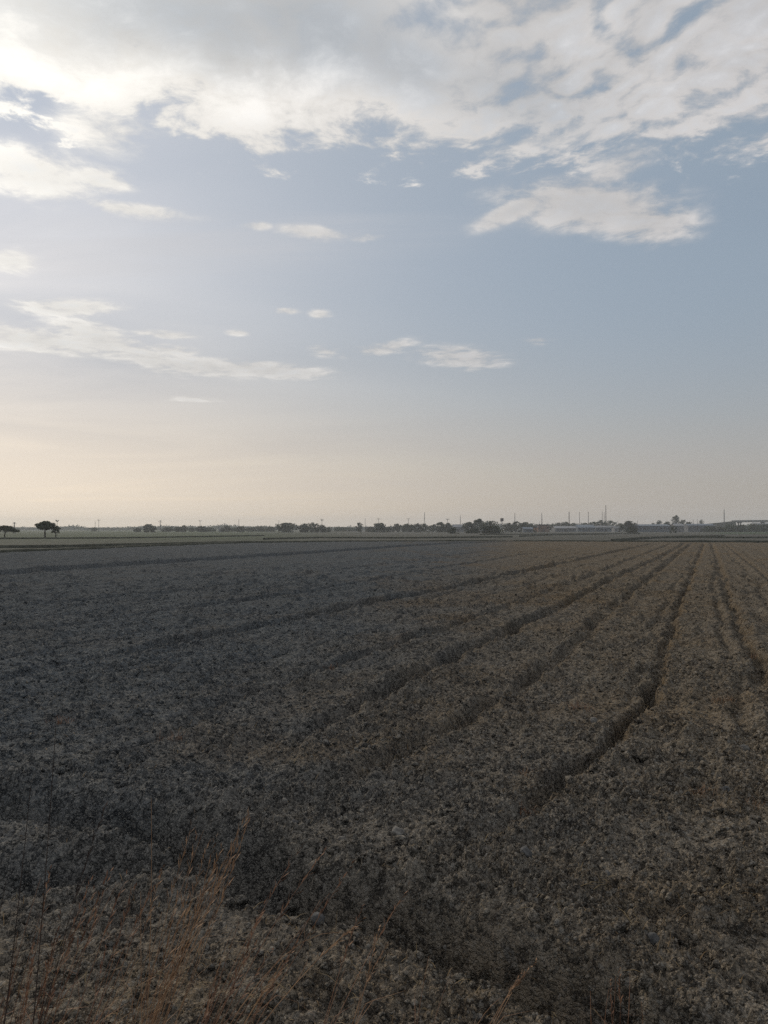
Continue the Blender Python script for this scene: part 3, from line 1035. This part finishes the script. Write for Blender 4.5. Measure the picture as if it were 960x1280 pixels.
def power_pole(px, D, top, label, arms=1):
    x, y = spot(px, D)
    zb = base_z(x, y)
    Hh = height_of(top, D) - zb
    root = empty('power_pole', (x, y, zb), label, 'power pole', 'poles and masts along the horizon', rnd.uniform(-0.4, 0.4))
    r = 0.00024 * D
    MB().add(tube([(0, 0, -0.3), (0, 0, Hh * 0.5), (0, 0, Hh)], [r * 1.25, r, r * 0.8], 8)).build('pole', M_WOOD, root)
    for k in range(arms):
        z = Hh * (0.965 - 0.085 * k)
        w = (1.15 if k == 0 else 0.85) * D / 500
        arm = MB().box(-w, w, -0.07, 0.07, z - 0.09, z + 0.09)
        arm.bar((-w * 0.6, 0, z), (0, 0, z - w * 0.55), 0.05).bar((w * 0.6, 0, z), (0, 0, z - w * 0.55), 0.05)
        a = arm.build('crossarm', M_WOOD, root)
        for s_ in (-0.9, -0.35, 0.9):
            MB().add(tube([(s_ * w, 0, z + 0.09), (s_ * w, 0, z + 0.2), (s_ * w, 0, z + 0.4)], [0.05, 0.10, 0.05], 6)).build('insulator', M_GLASS, a)


for px, D, top, arms, label in (
        (71.5, 260, 650.5, 1, 'slim pole rising behind the right side of the lone umbrella tree'),
        (123.5, 600, 649.5, 1, 'tall slim pole standing apart in the open left distance'),
        (119.0, 760, 651.5, 0, 'faint bare pole close to the left of the tall slim pole'),
        (250.0, 640, 650.5, 1, 'thin pole above the wide bushy tree left of centre'),
        (273.5, 640, 656.0, 1, 'short pole beside the small pale hut'),
        (298.5, 700, 648.8, 0, 'thin bare pole left of the small dark round tree'),
        (402.5, 560, 648.6, 2, 'pole with two clear cross arms above the big tree clump left of centre'),
        (348.5, 600, 650.4, 0, 'thin bare pole at the left of the ragged dark tree'),
        (456.5, 560, 648.0, 0, 'tall bare pole between the upright dark tree and the dense round tree'),
        (473.3, 600, 648.0, 1, 'pole rising out of the dense round dark tree near centre'),
        (488.5, 600, 655.6, 0, 'short post right of the dense round dark tree near centre'),
        (510.5, 640, 648.0, 1, 'pole above the second ball shaped tree'),
        (559.5, 470, 648.4, 1, 'sturdy pole in front of the tree left of the white shed'),
        (866.5, 600, 648.4, 0, 'slender lamp height pole left of the narrow tree by the bridge'),
        (871.5, 600, 648.8, 0, 'slender pole between two others left of the road bridge'),
        (891.5, 560, 654.0, 0, 'pale short post under the left end of the road bridge'),
        (754.0, 900, 651.8, 1, 'short pole hidden among the trees by the chimney pair'),
        (772.5, 740, 651.0, 0, 'short pole between the tallest chimney and the dark domed tree'),
        (797.0, 640, 650.8, 0, 'short pole right of the dark domed tree by the long shed')):
    power_pole(px, D, top, label, arms)


def lattice_mast(name, px, D, top, label, cat, wide=0.018, cross=0, group='poles and masts along the horizon'):
    x, y = spot(px, D)
    zb = base_z(x, y)
    Hh = height_of(top, D) - zb
    root = empty(name, (x, y, zb), label, cat, group)
    b, t = Hh * wide * 1.9, Hh * wide * 0.45
    cs = ((-1, -1), (1, -1), (1, 1), (-1, 1))
    th = max(0.06, 0.00012 * D)
    for sx, sy in cs:
        MB().bar((sx * b, sy * b, -0.3), (sx * t, sy * t, Hh * 0.96), th).build('leg', M_STEEL, root)
    br = MB()
    n = 11
    for k in range(n):
        z0, z1 = Hh * 0.96 * k / n, Hh * 0.96 * (k + 1) / n
        w0, w1 = b + (t - b) * k / n, b + (t - b) * (k + 1) / n
        for q_ in range(4):
            (ax, ay), (cx_, cy_) = cs[q_], cs[(q_ + 1) % 4]
            br.bar((ax * w0, ay * w0, z0), (cx_ * w1, cy_ * w1, z1), th * 0.6)
            br.bar((ax * w1, ay * w1, z1), (cx_ * w1, cy_ * w1, z1), th * 0.6)
    br.build('bracing', M_STEEL, root)
    for k in range(cross):
        z, w = Hh * (0.94 - 0.10 * k), Hh * (0.14 + 0.05 * (k % 2))
        m_ = MB()
        m_.bar((-w, 0, z), (w, 0, z), th).bar((-w, 0, z), (0, 0, z + Hh * 0.04), th * 0.8).bar((w, 0, z), (0, 0, z + Hh * 0.04), th * 0.8)
        m_.build('crossarm', M_STEEL, root)
    if not cross:
        MB().add(tube([(0, 0, Hh * 0.95), (0, 0, Hh)], [th, th * 0.5], 6)).build('antenna', M_STEEL, root)


lattice_mast('pylon', 18, 420, 652.4, 'hazy steel pylon with cross arms by the tree cut at the left photo edge', 'pylon', 0.03, 2)
lattice_mast('pylon', 200.3, 760, 650.2, 'thin pylon just right of the dark rounded tree in the left distance', 'pylon', 0.02, 2)
lattice_mast('radio_mast', 530.6, 800, 639.6, 'tallest lattice radio mast at the frame centre above the double tree', 'radio mast')
lattice_mast('radio_mast', 575.5, 900, 643.6, 'slim radio mast rising behind the white shed', 'radio mast', 0.014)
lattice_mast('radio_mast', 643.6, 820, 640.4, 'slim radio mast above the dark tree right of the signboard tower', 'radio mast', 0.014)
lattice_mast('radio_mast', 677.3, 820, 640.6, 'lattice radio mast rising behind the brown building', 'radio mast')
lattice_mast('radio_mast', 905.3, 760, 635.6, 'tall lone mast rising behind the road bridge on the right', 'radio mast', 0.012)


def chimney(px, D, top, dia, label):
    x, y = spot(px, D)
    zb = base_z(x, y)
    Hh = height_of(top, D) - zb
    root = empty('chimney', (x, y, zb), label, 'chimney', 'kiln chimneys on the right')
    MB().add(tube([(0, 0, -0.3), (0, 0, Hh * 0.5), (0, 0, Hh * 0.97)], [dia * 0.62, dia * 0.52, dia * 0.42], 14)).build('stack', M_CHIM, root)
    MB().add(tube([(0, 0, Hh * 0.965), (0, 0, Hh)], [dia * 0.50, dia * 0.50], 14)).build('rim', M_CHIM, root)
    MB().box(-dia * 0.9, dia * 0.9, -dia * 0.9, dia * 0.9, -0.3, dia * 1.4).build('plinth', M_CHIM, root)


for px, D, top, dia, label in (
        (711.4, 900, 639.8, 0.95, 'thickest dark chimney, leftmost of the row behind the white roofed sheds'),
        (724.4, 950, 639.8, 0.55, 'slim chimney, second from the left of the row'),
        (735.4, 930, 639.8, 0.65, 'slim chimney, third from the left of the row'),
        (752.8, 960, 639.8, 0.5, 'shorter left chimney of the close pair'),
        (755.3, 975, 640.4, 0.5, 'thin faint chimney squeezed between the close pair'),
        (757.4, 930, 631.8, 0.85, 'tallest chimney, right of the close pair')):
    chimney(px, D, top, dia, label)

# ---- signboard tower
x, y = spot(627.5, 600)
zb = base_z(x, y)
root = empty('signboard_tower', (x, y, zb), 'square dark signboard raised on a post among the trees right of centre', 'signboard')
Hh = height_of(647.8, 600) - zb
MB().add(tube([(0, 0, -0.3), (0, 0, Hh - 2.3)], [0.32, 0.26], 10)).build('post', M_STEEL, root)
pn = MB().box(-1.25, 1.25, -0.18, 0.18, Hh - 2.3, Hh).build('board', varied('board_paint', (0.10, 0.085, 0.08), (0.14, 0.12, 0.11), 0.7, 0.6, 0.3), root)
fr = MB()
for z in (Hh - 2.36, Hh + 0.0):
    fr.box(-1.33, 1.33, -0.22, 0.22, z, z + 0.08)
fr.build('frame', M_STEEL, root)

# ---- buildings
M_DARK = varied('dark_window_glass', (0.02, 0.022, 0.025), (0.03, 0.033, 0.036), 1.0, 0.15, 0.5)


def paint(name, c, rough=0.8):
    return varied(name, tuple(q_ * 0.82 for q_ in c), c, 0.35, rough, 0.25)


def building(name, px0, px1, D, eave, ridge, depth, label, wall, roof, cat='building', bays=4, group=None, overhang=0.35, door=True, flat=False):
    """long house or shed seen side on; px0..px1 and rows are photo positions"""
    xa, xb = spot(px0, D)[0], spot(px1, D)[0]
    w = (xb - xa) / 2
    zb = base_z((xa + xb) / 2, D)
    he, hr = height_of(eave, D) - zb, height_of(ridge, D) - zb
    root = empty(name, ((xa + xb) / 2, D + depth / 2, zb), label, cat, group)
    d = depth / 2
    V = [(-w, -d, -.3), (w, -d, -.3), (w, d, -.3), (-w, d, -.3), (-w, -d, he), (w, -d, he), (w, d, he), (-w, d, he)]
    Fc = [(0, 1, 5, 4), (2, 3, 7, 6)]
    if flat:
        Fc += [(1, 2, 6, 5), (3, 0, 4, 7), (4, 5, 6, 7)]
    else:
        V += [(-w, 0, hr - 0.12), (w, 0, hr - 0.12)]
        Fc += [(1, 2, 6, 9, 5), (3, 0, 4, 8, 7)]
    m_ = MB()
    m_.add((V, Fc))
    m_.build('wall', wall, root)
    o_ = overhang
    if flat:
        MB().box(-w - o_, w + o_, -d - o_, d + o_, he + 0.003, hr).build('roof', roof, root)
    else:
        t = 0.12
        sl = (hr - he) / d
        a, b_, c_ = (-d - o_, he - sl * o_ + 0.01), (0, hr + 0.01), (d + o_, he - sl * o_ + 0.01)
        V = []
        for xx in (-w - o_, w + o_):
            for (yy, zz) in (a, b_, c_):
                V += [(xx, yy, zz), (xx, yy, zz + t)]
        Fc = [(0, 6, 8, 2), (2, 8, 10, 4), (1, 3, 9, 7), (3, 5, 11, 9), (0, 1, 7, 6), (4, 10, 11, 5), (0, 2, 3, 1), (2, 4, 5, 3), (6, 7, 9, 8), (8, 9, 11, 10)]
        rf = MB()
        rf.add((V, Fc))
        rf.build('roof', roof, root)
    for k in range(bays):
        xc = -w + (k + 0.5) * 2 * w / bays
        hw = min(1.2, w / bays * 0.5)
        if door and k == bays // 2:
            MB().box(xc - hw, xc + hw, -d - 0.06, -d + 0.02, 0, min(2.6, he * 0.75)).build('door', M_DARK, root)
        else:
            MB().box(xc - hw, xc + hw, -d - 0.05, -d + 0.02, he * 0.45, he * 0.75).build('window', M_DARK, root)
    return root


W_WHITE, W_GREY, W_BLUE = paint('white_wash', (0.20, 0.205, 0.21)), paint('grey_render', (0.14, 0.15, 0.16)), paint('blue_grey_sheet', (0.12, 0.145, 0.17), 0.8)
W_BROWN, W_ORANGE, W_TAN = paint('brown_brick', (0.20, 0.135, 0.105)), paint('orange_paint', (0.50, 0.24, 0.12)), paint('tan_render', (0.34, 0.30, 0.25))
R_WHITE, R_GREY, R_DARK, R_BLUE = paint('white_sheet_roof', (0.25, 0.26, 0.275), 0.8), paint('grey_sheet_roof', (0.17, 0.18, 0.19), 0.8), paint('dark_roof', (0.085, 0.085, 0.09), 0.7), paint('blue_sheet_roof', (0.16, 0.195, 0.235), 0.8)
SHED = 'factory sheds on the right'
building('hut', 274, 278.5, 640, 661.6, 660.2, 4, 'tiny pale hut between a short pole and the olive tree', W_WHITE, R_GREY, 'hut', 2)
building('farm_building', 457.5, 467.5, 690, 660.4, 658.4, 6, 'low grey house beside the tall bare pole left of centre', W_GREY, R_DARK, 'house', 3)
building('farm_building', 488.5, 493.5, 640, 660.4, 658.8, 4, 'tiny tan house between the dense round tree and the ball shaped trees', W_TAN, R_GREY, 'house', 2)
building('shed', 566.5, 579.5, 640, 658.6, 655.6, 9, 'small white shed with a pale roof left of the biggest tree group', W_WHITE, R_WHITE, 'shed', 3)
building('shed', 599, 607, 500, 664.0, 663.0, 4, 'tiny pale shed in the field between the two dark bushes', W_TAN, R_WHITE, 'shed', 2)
building('shed', 654, 666, 570, 661.0, 659.0, 6, 'low bluish shed in front of the dark trees left of the orange building', W_BLUE, R_BLUE, 'shed', 3)
building('brick_building', 672.5, 686.5, 620, 656.6, 655.6, 8, 'flat roofed brown building right of the orange building', W_BROWN, R_DARK, 'building', 3, flat=True)
building('house', 668.2, 672.0, 600, 659.2, 657.6, 5, 'small orange building attached left of the brown building', W_ORANGE, R_GREY, 'building', 2)
building('factory_shed', 694, 720, 660, 660.2, 657.6, 14, 'shed with the brightest white roof, below the thick chimney', W_GREY, R_WHITE, 'shed', 5, SHED)
building('factory_shed', 722, 744, 680, 659.4, 656.0, 14, 'blue grey shed right of the bright white roof', W_BLUE, R_BLUE, 'shed', 4, SHED)
building('factory_shed', 745, 770, 690, 659.4, 657.2, 14, 'pale blue shed under the chimney pair', W_BLUE, R_GREY, 'shed', 5, SHED)
building('factory_shed', 768, 776.5, 640, 660.2, 658.2, 8, 'small white walled shed left of the dark domed tree', W_WHITE, R_GREY, 'shed', 2, SHED)
building('factory_shed', 793, 838.5, 640, 657.4, 655.4, 22, 'long blue grey shed right of the dark domed tree', W_BLUE, R_BLUE, 'shed', 9, SHED)
building('white_house', 843.5, 855, 620, 657.2, 654.6, 9, 'small white house with a pale roof below the tallest tree', W_WHITE, R_WHITE, 'house', 3)
building('long_shed', 860, 893, 660, 656.8, 655.0, 10, 'low long grey shed left of the road bridge', W_GREY, R_BLUE, 'shed', 7)
building('warehouse', 946, 985, 1060, 654.8, 653.2, 20, 'pale roofed warehouse seen under the bridge at the right photo edge', W_WHITE, R_WHITE, 'warehouse', 5)

# ---- raised road on the right
M_CONC = varied('concrete', (0.16, 0.16, 0.155), (0.24, 0.24, 0.23), 0.3, 0.85, 0.2, 0.1)
D = 860.0
xa, xb = spot(917, D)[0], spot(1180, D)[0]
zb = base_z(xa, D) - 0.1
root = empty('road_bridge', (xa, D, zb), 'long dark raised road on piers entering from the right photo edge', 'road bridge')
z_top = height_of(650.4, D) - zb
L = xb - xa
rise = 1.2


def deck(z0, z1, y0, y1):
    m_ = MB()
    n = 12
    V = []
    for i in range(n + 1):
        x_, dz = L * i / n, rise * math.sin(min(1, i / n * 1.3) * math.pi / 2)
        V += [(x_, y0, z0 + dz), (x_, y1, z0 + dz), (x_, y1, z1 + dz), (x_, y0, z1 + dz)]
    Fc = [(0, 1, 2, 3)]
    for i in range(n):
        for k in range(4):
            a, b_ = i * 4 + k, i * 4 + (k + 1) % 4
            Fc.append((a, a + 4, b_ + 4, b_))
    Fc.append(tuple(n * 4 + k for k in (3, 2, 1, 0)))
    m_.add((V, Fc))
    return m_


deck(z_top - 2.3, z_top - 0.95, -5, 5).build('deck', M_CONC, root)
deck(z_top - 0.945, z_top, -5.0, -4.75).build('parapet', M_CONC, root)
deck(z_top - 0.945, z_top, 4.75, 5.0).build('parapet', M_CONC, root)
for i in range(9):
    x_ = L * (i + 0.25) / 9
    dz = rise * math.sin(min(1, (i + 0.25) / 9 * 1.3) * math.pi / 2)
    p_ = MB()
    for yy in (-2.8, 2.8):
        p_.add(tube([(x_, yy, -0.3), (x_, yy, z_top - 3.3 + dz)], [0.65, 0.65], 12))
    p_.box(x_ - 0.8, x_ + 0.8, -4.4, 4.4, z_top - 3.3 + dz, z_top - 2.32 + dz)
    p_.build('pier', M_CONC, root)
# its approach ramp on an earth embankment
rx0, rx1 = spot(878, D)[0] - xa, -0.05
e_ = MB()
zt0, zt1 = z_top - 4.6, z_top - 1.0
V = []
for (xx, zt) in ((rx0, zt0), (rx1, zt1)):
    V += [(xx, -9, -0.3), (xx, 9, -0.3), (xx, 5, zt), (xx, -5, zt)]
e_.add((V, [(0, 1, 2, 3), (4, 7, 6, 5), (0, 3, 7, 4), (3, 2, 6, 7), (2, 1, 5, 6), (0, 4, 5, 1)]))
e_.build('embankment', M_BANK, root)

# ------------------------------------------------------------------ dry grass on the verge by the camera
M_STALK = [varied('dry_stalk_tan', (0.18, 0.098, 0.054), (0.35, 0.215, 0.12), 9.0, 0.7, 0.25),
           varied('dry_stalk_dark', (0.030, 0.021, 0.018), (0.060, 0.042, 0.034), 9.0, 0.8, 0.2),
           varied('dry_stalk_rust', (0.14, 0.070, 0.043), (0.27, 0.15, 0.088), 9.0, 0.75, 0.2)]


def point_at(px, py, d):
    """point at forward distance d seen at a photo position"""
    a, b = (px - 480) / F, (640 - py) / F
    y = math.cos(TILT) - b * math.sin(TILT)
    z = math.sin(TILT) + b * math.cos(TILT)
    return Vector((a / y * d, d, CAM_H + z / y * d))


def field_z(x, y):
    return float(relief(np.array([x], np.float32), np.array([y], np.float32), np.array([0.03], np.float32))[0][0])


def seed_head(p, q_, r, mat, parent):
    """loose spike of husks along the tip of a stalk"""
    m_ = MB()
    d = (q_ - p)
    L = d.length
    d.normalize()
    for k in range(16):
        t = k / 15
        c = p.lerp(q_, t)
        u = Vector((rnd.gauss(0, 1), rnd.gauss(0, 1), rnd.gauss(0, 1))).normalized()
        e = (d * 0.85 + u * 0.5).normalized() * L * 0.16 * (1.15 - t * 0.6)
        s_ = e.cross(u).normalized() * r * 2.3
        m_.add(([(c)[:], (c + e * 0.5 + s_)[:], (c + e)[:], (c + e * 0.5 - s_)[:]], [(0, 1, 2, 3)]))
    m_.build('seed_head', mat, parent)


def grass_clump(stalks, label, mat, blades=26, blade_len=0.35, fan=0.10, rad=0.0013):
    """stalks: (root px, root row, distance of root, tip px, tip row, distance of tip, bend, with head)"""
    r0 = point_at(stalks[0][0], stalks[0][1], stalks[0][2])
    z0 = field_z(r0.x, r0.y)
    root = empty('dry_grass_clump', (r0.x, r0.y, z0), label, 'dry grass', 'clumps of dry grass on the verge')
    org = Vector((r0.x, r0.y, z0))
    for (ax, ay, ad, bx, by, bd, bend, head) in stalks:
        p, q_ = point_at(ax, ay, ad), point_at(bx, by, bd)
        p = Vector((p.x, p.y, field_z(p.x, p.y) - 0.02)) if ay > 1180 else p
        side = Vector((rnd.uniform(-.3, .3), rnd.uniform(-.3, .3), 0)) * 0.10 + Vector((0, 0, 1)) * bend
        P = []
        for i in range(9):
            t = i / 8
            P.append(p.lerp(q_, t) + side * (4 * t * (1 - t)) * (q_ - p).length - org)
        rr_ = [rad * 1.2 * (1.15 - 0.7 * i / 8) for i in range(9)]
        st_ = MB().add(tube([v[:] for v in P], rr_, 5)).build('stem', mat, root)
        # a narrow leaf or two along the stem
        lf = MB()
        for k in range(1):
            i = rnd.randint(1, 5)
            c = P[i]
            d = (P[i + 1] - P[i]).normalized()
            u = Vector((rnd.gauss(0, 1), rnd.gauss(0, 1), rnd.gauss(0, .4))).normalized()
            l_ = rnd.uniform(0.10, 0.22)
            a, b_, e = c, c + (d * 0.8 + u * 0.45) * l_ * 0.6, c + (d * 0.8 + u * 0.9) * l_ - Vector((0, 0, l_ * 0.25))
            s_ = d.cross(u).normalized() * 0.0013
            lf.add(([(a - s_)[:], (a + s_)[:], (b_ + s_)[:], (b_ - s_)[:], e[:]], [(0, 1, 2, 3), (3, 2, 4)]))
        lf.build('leaf', mat, st_)
        if head:
            seed_head(P[-3], P[-1] + (P[-1] - P[-2]) * 0.6, rad, mat, st_)
    tf = MB()
    for k in range(blades):
        bx, by = rnd.gauss(0, fan), rnd.gauss(0, fan)
        c = Vector((bx, by, field_z(org.x + bx, org.y + by) - z0 - 0.01))
        a = rnd.uniform(0, 6.283)
        l_ = blade_len * rnd.uniform(0.4, 1.2)
        out_ = Vector((math.cos(a) * 0.45 + 0.42, math.sin(a) * 0.45, 0)) * l_
        m1, e = c + out_ * 0.35 + Vector((0, 0, l_ * 0.55)), c + out_ + Vector((0, 0, l_ * rnd.uniform(0.45, 0.85)))
        s_ = Vector((-math.sin(a), math.cos(a), 0)) * rnd.uniform(0.0012, 0.0026)
        tf.add(([(c - s_)[:], (c + s_)[:], (m1 + s_ * .8)[:], (m1 - s_ * .8)[:], e[:]], [(0, 1, 2, 3), (3, 2, 4)]))
    tf.build('blades', mat, root)
    return root


def fan_of(x0, x1, y0, d0, lean0, lean1, top0, top1, n, dt, head=0.6, bend=0.05):
    """n stalks rooted between two photo columns, tips leaning to the right"""
    o_ = []
    for k in range(n):
        ax = rnd.uniform(x0, x1)
        ty = rnd.uniform(top0, top1)
        run = (y0 - ty)
        o_.append((ax, y0 + rnd.uniform(-15, 25), d0 + rnd.uniform(-.12, .12), ax + run * rnd.uniform(lean0, lean1), ty, dt + rnd.uniform(-.2, .2), rnd.uniform(-0.2, 1) * bend, rnd.random() < head))
    return o_


Y0 = 1330
grass_clump([(18, 1400, 2.3, 70, 905, 2.5, 0.02, False), (-30, 1400, 2.3, 38, 985, 2.5, 0.02, False), (-60, 1400, 2.3, 8, 1100, 2.4, 0.03, False)],
            'tall near black stems at the left photo edge, the tallest of the verge', M_STALK[1], 14, 0.3, 0.08, 0.0018)
grass_clump([(-5, 1350, 2.5, 108, 1095, 2.7, 0.0, False), (20, 1350, 2.5, 122, 1035, 2.8, 0.03, True), (5, 1350, 2.5, 75, 1170, 2.6, 0.05, False), (-40, 1350, 2.45, 50, 1140, 2.6, 0.04, False)],
            'dark brown stems leaning right in the lower left corner', M_STALK[1], 40, 0.30, 0.16)
grass_clump(fan_of(-40, 60, Y0, 2.6, 0.25, 0.7, 1095, 1240, 26, 2.75), 'rust coloured grass clump filling the bottom left corner', M_STALK[2], 110, 0.30, 0.24)
grass_clump(fan_of(60, 150, Y0, 2.62, 0.30, 0.75, 1030, 1230, 18, 2.85) + [(150, 1340, 2.6, 236, 1045, 2.9, 0.02, True)],
            'thin tan stems rising right of the corner clump at lower left', M_STALK[0], 26, 0.24, 0.22, 0.0012)
grass_clump([(172, 1330, 2.6, 189, 998, 2.85, 0.01, False), (182, 1330, 2.62, 176, 1115, 2.75, 0.02, False)],
            'single pale upright stem standing straight at lower left', M_STALK[0], 16, 0.2, 0.07, 0.0015)
grass_clump([(115, 1340, 2.6, 296, 1052, 3.0, 0.01, True), (122, 1340, 2.6, 300, 1036, 3.0, 0.02, True), (128, 1340, 2.6, 268, 1082, 2.95, 0.02, True), (134, 1340, 2.6, 286, 1070, 3.0, 0.03, False)]
            + fan_of(110, 175, Y0, 2.62, 0.40, 0.80, 1060, 1230, 9, 2.9), 'tight sheaf of orange stems leaning right, the brightest of the verge', M_STALK[0], 30, 0.26, 0.12, 0.0011)
grass_clump([(190, 1330, 2.6, 362, 1080, 3.0, 0.02, True), (205, 1330, 2.6, 390, 1085, 3.05, 0.04, True), (210, 1330, 2.62, 330, 1140, 2.9, 0.05, False)]
            + fan_of(185, 250, Y0, 2.62, 0.45, 1.0, 1090, 1250, 12, 2.9), 'loose rust stems right of the bright sheaf, tips reaching the ditch', M_STALK[2], 24, 0.24, 0.18)
grass_clump([(215, 1310, 2.7, 425, 1165, 2.95, 0.22, False), (228, 1320, 2.7, 440, 1160, 3.0, 0.10, True), (240, 1310, 2.7, 360, 1205, 2.85, 0.12, False), (236, 1310, 2.7, 345, 1215, 2.85, 0.06, True)],
            'pale arching stems bent low to the right over the soil', M_STALK[0], 20, 0.22, 0.14, 0.0016)
grass_clump([(370, 1320, 2.7, 446, 1150, 2.95, 0.03, True), (380, 1320, 2.7, 432, 1210, 2.85, 0.06, False), (360, 1320, 2.7, 500, 1125, 3.1, 0.02, True)],
            'few thin stems leaning right at the bottom, left of the middle', M_STALK[2], 22, 0.18, 0.12)
grass_clump([(408, 1310, 2.75, 470, 1175, 3.0, 0.02, True), (412, 1310, 2.75, 478, 1190, 2.95, 0.10, True), (404, 1310, 2.75, 452, 1240, 2.85, 0.05, False)],
            'small tan tuft with a ragged head left of the bottom middle', M_STALK[0], 22, 0.16, 0.08)
grass_clump([(566, 1310, 2.8, 662, 1210, 3.05, 0.08, True), (572, 1310, 2.8, 648, 1222, 3.0, 0.12, True), (560, 1312, 2.8, 640, 1240, 2.95, 0.05, False), (556, 1310, 2.8, 625, 1248, 2.9, 0.15, False)],
            'tan grass tuft bending right at the bottom edge, right of the middle', M_STALK[0], 30, 0.15, 0.09, 0.0015)
grass_clump([(508, 1330, 2.75, 536, 1195, 2.9, 0.02, False), (520, 1330, 2.75, 560, 1225, 2.9, 0.05, False)],
            'two faint short stems at the bottom middle', M_STALK[2], 10, 0.10, 0.08, 0.0011)
grass_clump(fan_of(740, 800, 1320, 2.75, -0.2, 0.35, 1215, 1262, 7, 2.85, 0.2), 'short brown stubble tuft at the bottom right', M_STALK[2], 24, 0.10, 0.10, 0.0011)


def weed_tuft(px, py, size, label, mat):
    x, y = ground_at(px, py)
    z = field_z(x, y)
    root = empty('weed_tuft', (x, y, z), label, 'weed tuft', 'dry weed tufts in the field')
    m_ = MB()
    for k in range(70):
        a = rnd.uniform(0, 6.283)
        l_ = size * rnd.uniform(0.25, 0.95)
        c = Vector((rnd.gauss(0, size * .55), rnd.gauss(0, size * .4), -0.015))
        e = c + Vector((math.cos(a) * 0.55, math.sin(a) * 0.55, rnd.uniform(0.5, 1.0))) * l_
        s_ = Vector((-math.sin(a), math.cos(a), 0)) * size * 0.012
        m1 = c.lerp(e, 0.55) + Vector((0, 0, l_ * 0.12))
        m_.add(([(c - s_)[:], (c + s_)[:], (m1 + s_)[:], (m1 - s_)[:], e[:]], [(0, 1, 2, 3), (3, 2, 4)]))
    m_.build('blades', mat, root)


for px, py, s_, k, label in (
        (880, 1000, 0.11, 0, 'orange weed tuft at the right, beside a grey clod'),
        (948, 1010, 0.10, 0, 'tan weed tuft at the right photo edge below the orange one'),
        (725, 890, 0.14, 2, 'rust weed tuft left of the deep furrow'),
        (660, 970, 0.10, 0, 'tan weed tuft at the lower end of the deep furrow'),
        (650, 1008, 0.12, 2, 'rust weed tuft where the deep furrow fades out in front'),
        (410, 835, 0.16, 2, 'rust weed tuft on a furrow edge in the middle left field'),
        (215, 930, 0.13, 2, 'brown weed tuft in the grey soil at the middle left'),
        (75, 905, 0.12, 2, 'brown weed tuft behind the tall dark stems at the left'),
        (905, 878, 0.14, 0, 'tan weed tuft between the deep furrow and the right furrow'),
        (935, 815, 0.18, 0, 'orange weed tuft on the edge of the right furrow')):
    weed_tuft(px, py, s_, label, M_STALK[k])

# ------------------------------------------------------------------ single clods that stand out
M_CLOD = varied('pale_clod', (0.12, 0.112, 0.102), (0.28, 0.265, 0.24), 22.0, 0.95, 0.1, 0.6, 6)
M_CLODD = varied('grey_clod', (0.075, 0.074, 0.073), (0.16, 0.158, 0.155), 22.0, 0.95, 0.1, 0.6, 6)
for k, (px, py, w, mt, label) in enumerate((
        (497, 1052, 20, 0, 'pointed pale clod casting a dark shadow near the middle of the foreground'),
        (427, 1068, 13, 0, 'flat pale clod just left of the pointed clod'),
        (397, 1184, 26, 1, 'round grey clod beside the pale arching stems'),
        (657, 1083, 20, 1, 'brownish round clod right of the pointed clod'),
        (522, 1162, 15, 0, 'flat pale clod by the ditch, left of a smaller upright one'),
        (557, 1152, 9, 0, 'small upright pale clod by the ditch'),
        (610, 1086, 12, 1, 'small flat clod left of the brownish round clod'),
        (760, 1103, 13, 1, 'upright clod right of the middle of the foreground'),
        (770, 1168, 14, 1, 'tilted grey clod in the lower right foreground'),
        (906, 998, 15, 1, 'grey clod beside the orange weed tuft at the right'),
        (931, 938, 13, 0, 'pale clod near the right photo edge'),
        (742, 908, 11, 0, 'pale rounded clod left of the deep furrow'),
        (14, 982, 8, 0, 'smallest white clod at the left photo edge'),
        (150, 980, 12, 1, 'bluish grey clod in the left field above the ditch'),
        (355, 1010, 12, 0, 'pale clod left of the middle, above the ditch'),
        (368, 1033, 13, 1, 'bluish flat clod just below a pale one left of the middle'),
        (815, 1205, 17, 1, 'low dark clod near the bottom right'))):
    x, y = ground_at(px, py)
    z = field_z(x, y)
    s_ = w / F * math.hypot(x, y) * 0.5
    sv, sf = ico[k % 3]
    me_ = np_mesh('soil_clod', sv * np.array([1.0, 0.85, 0.75 if 'flat' in label else 1.05], np.float32) * s_, sf)
    o = link('soil_clod', me_, (M_CLOD, M_CLODD)[mt])
    o.location = (x, y, z + s_ * 0.42)
    o.rotation_euler = (rnd.uniform(-.3, .3), rnd.uniform(-.3, .3), rnd.uniform(0, 6.28))
    tag(o, label, 'clod', 'clods that stand out in the foreground')

# ------------------------------------------------------------------ haze
m = bpy.data.materials.new('haze')
m.use_nodes = True
m.node_tree.nodes.clear()
om = m.node_tree.nodes.new('ShaderNodeOutputMaterial')
pv = m.node_tree.nodes.new('ShaderNodeVolumePrincipled')
pv.inputs['Color'].default_value = (0.86, 0.90, 0.95, 1)
pv.inputs['Density'].default_value = 0.00028
pv.inputs['Anisotropy'].default_value = 0.25
m.node_tree.links.new(pv.outputs[0], om.inputs['Volume'])
hz = MB().box(-2640, 2640, -640, 2640, -2.0, 36.0).build('haze', m)
tag(hz, kind='stuff')
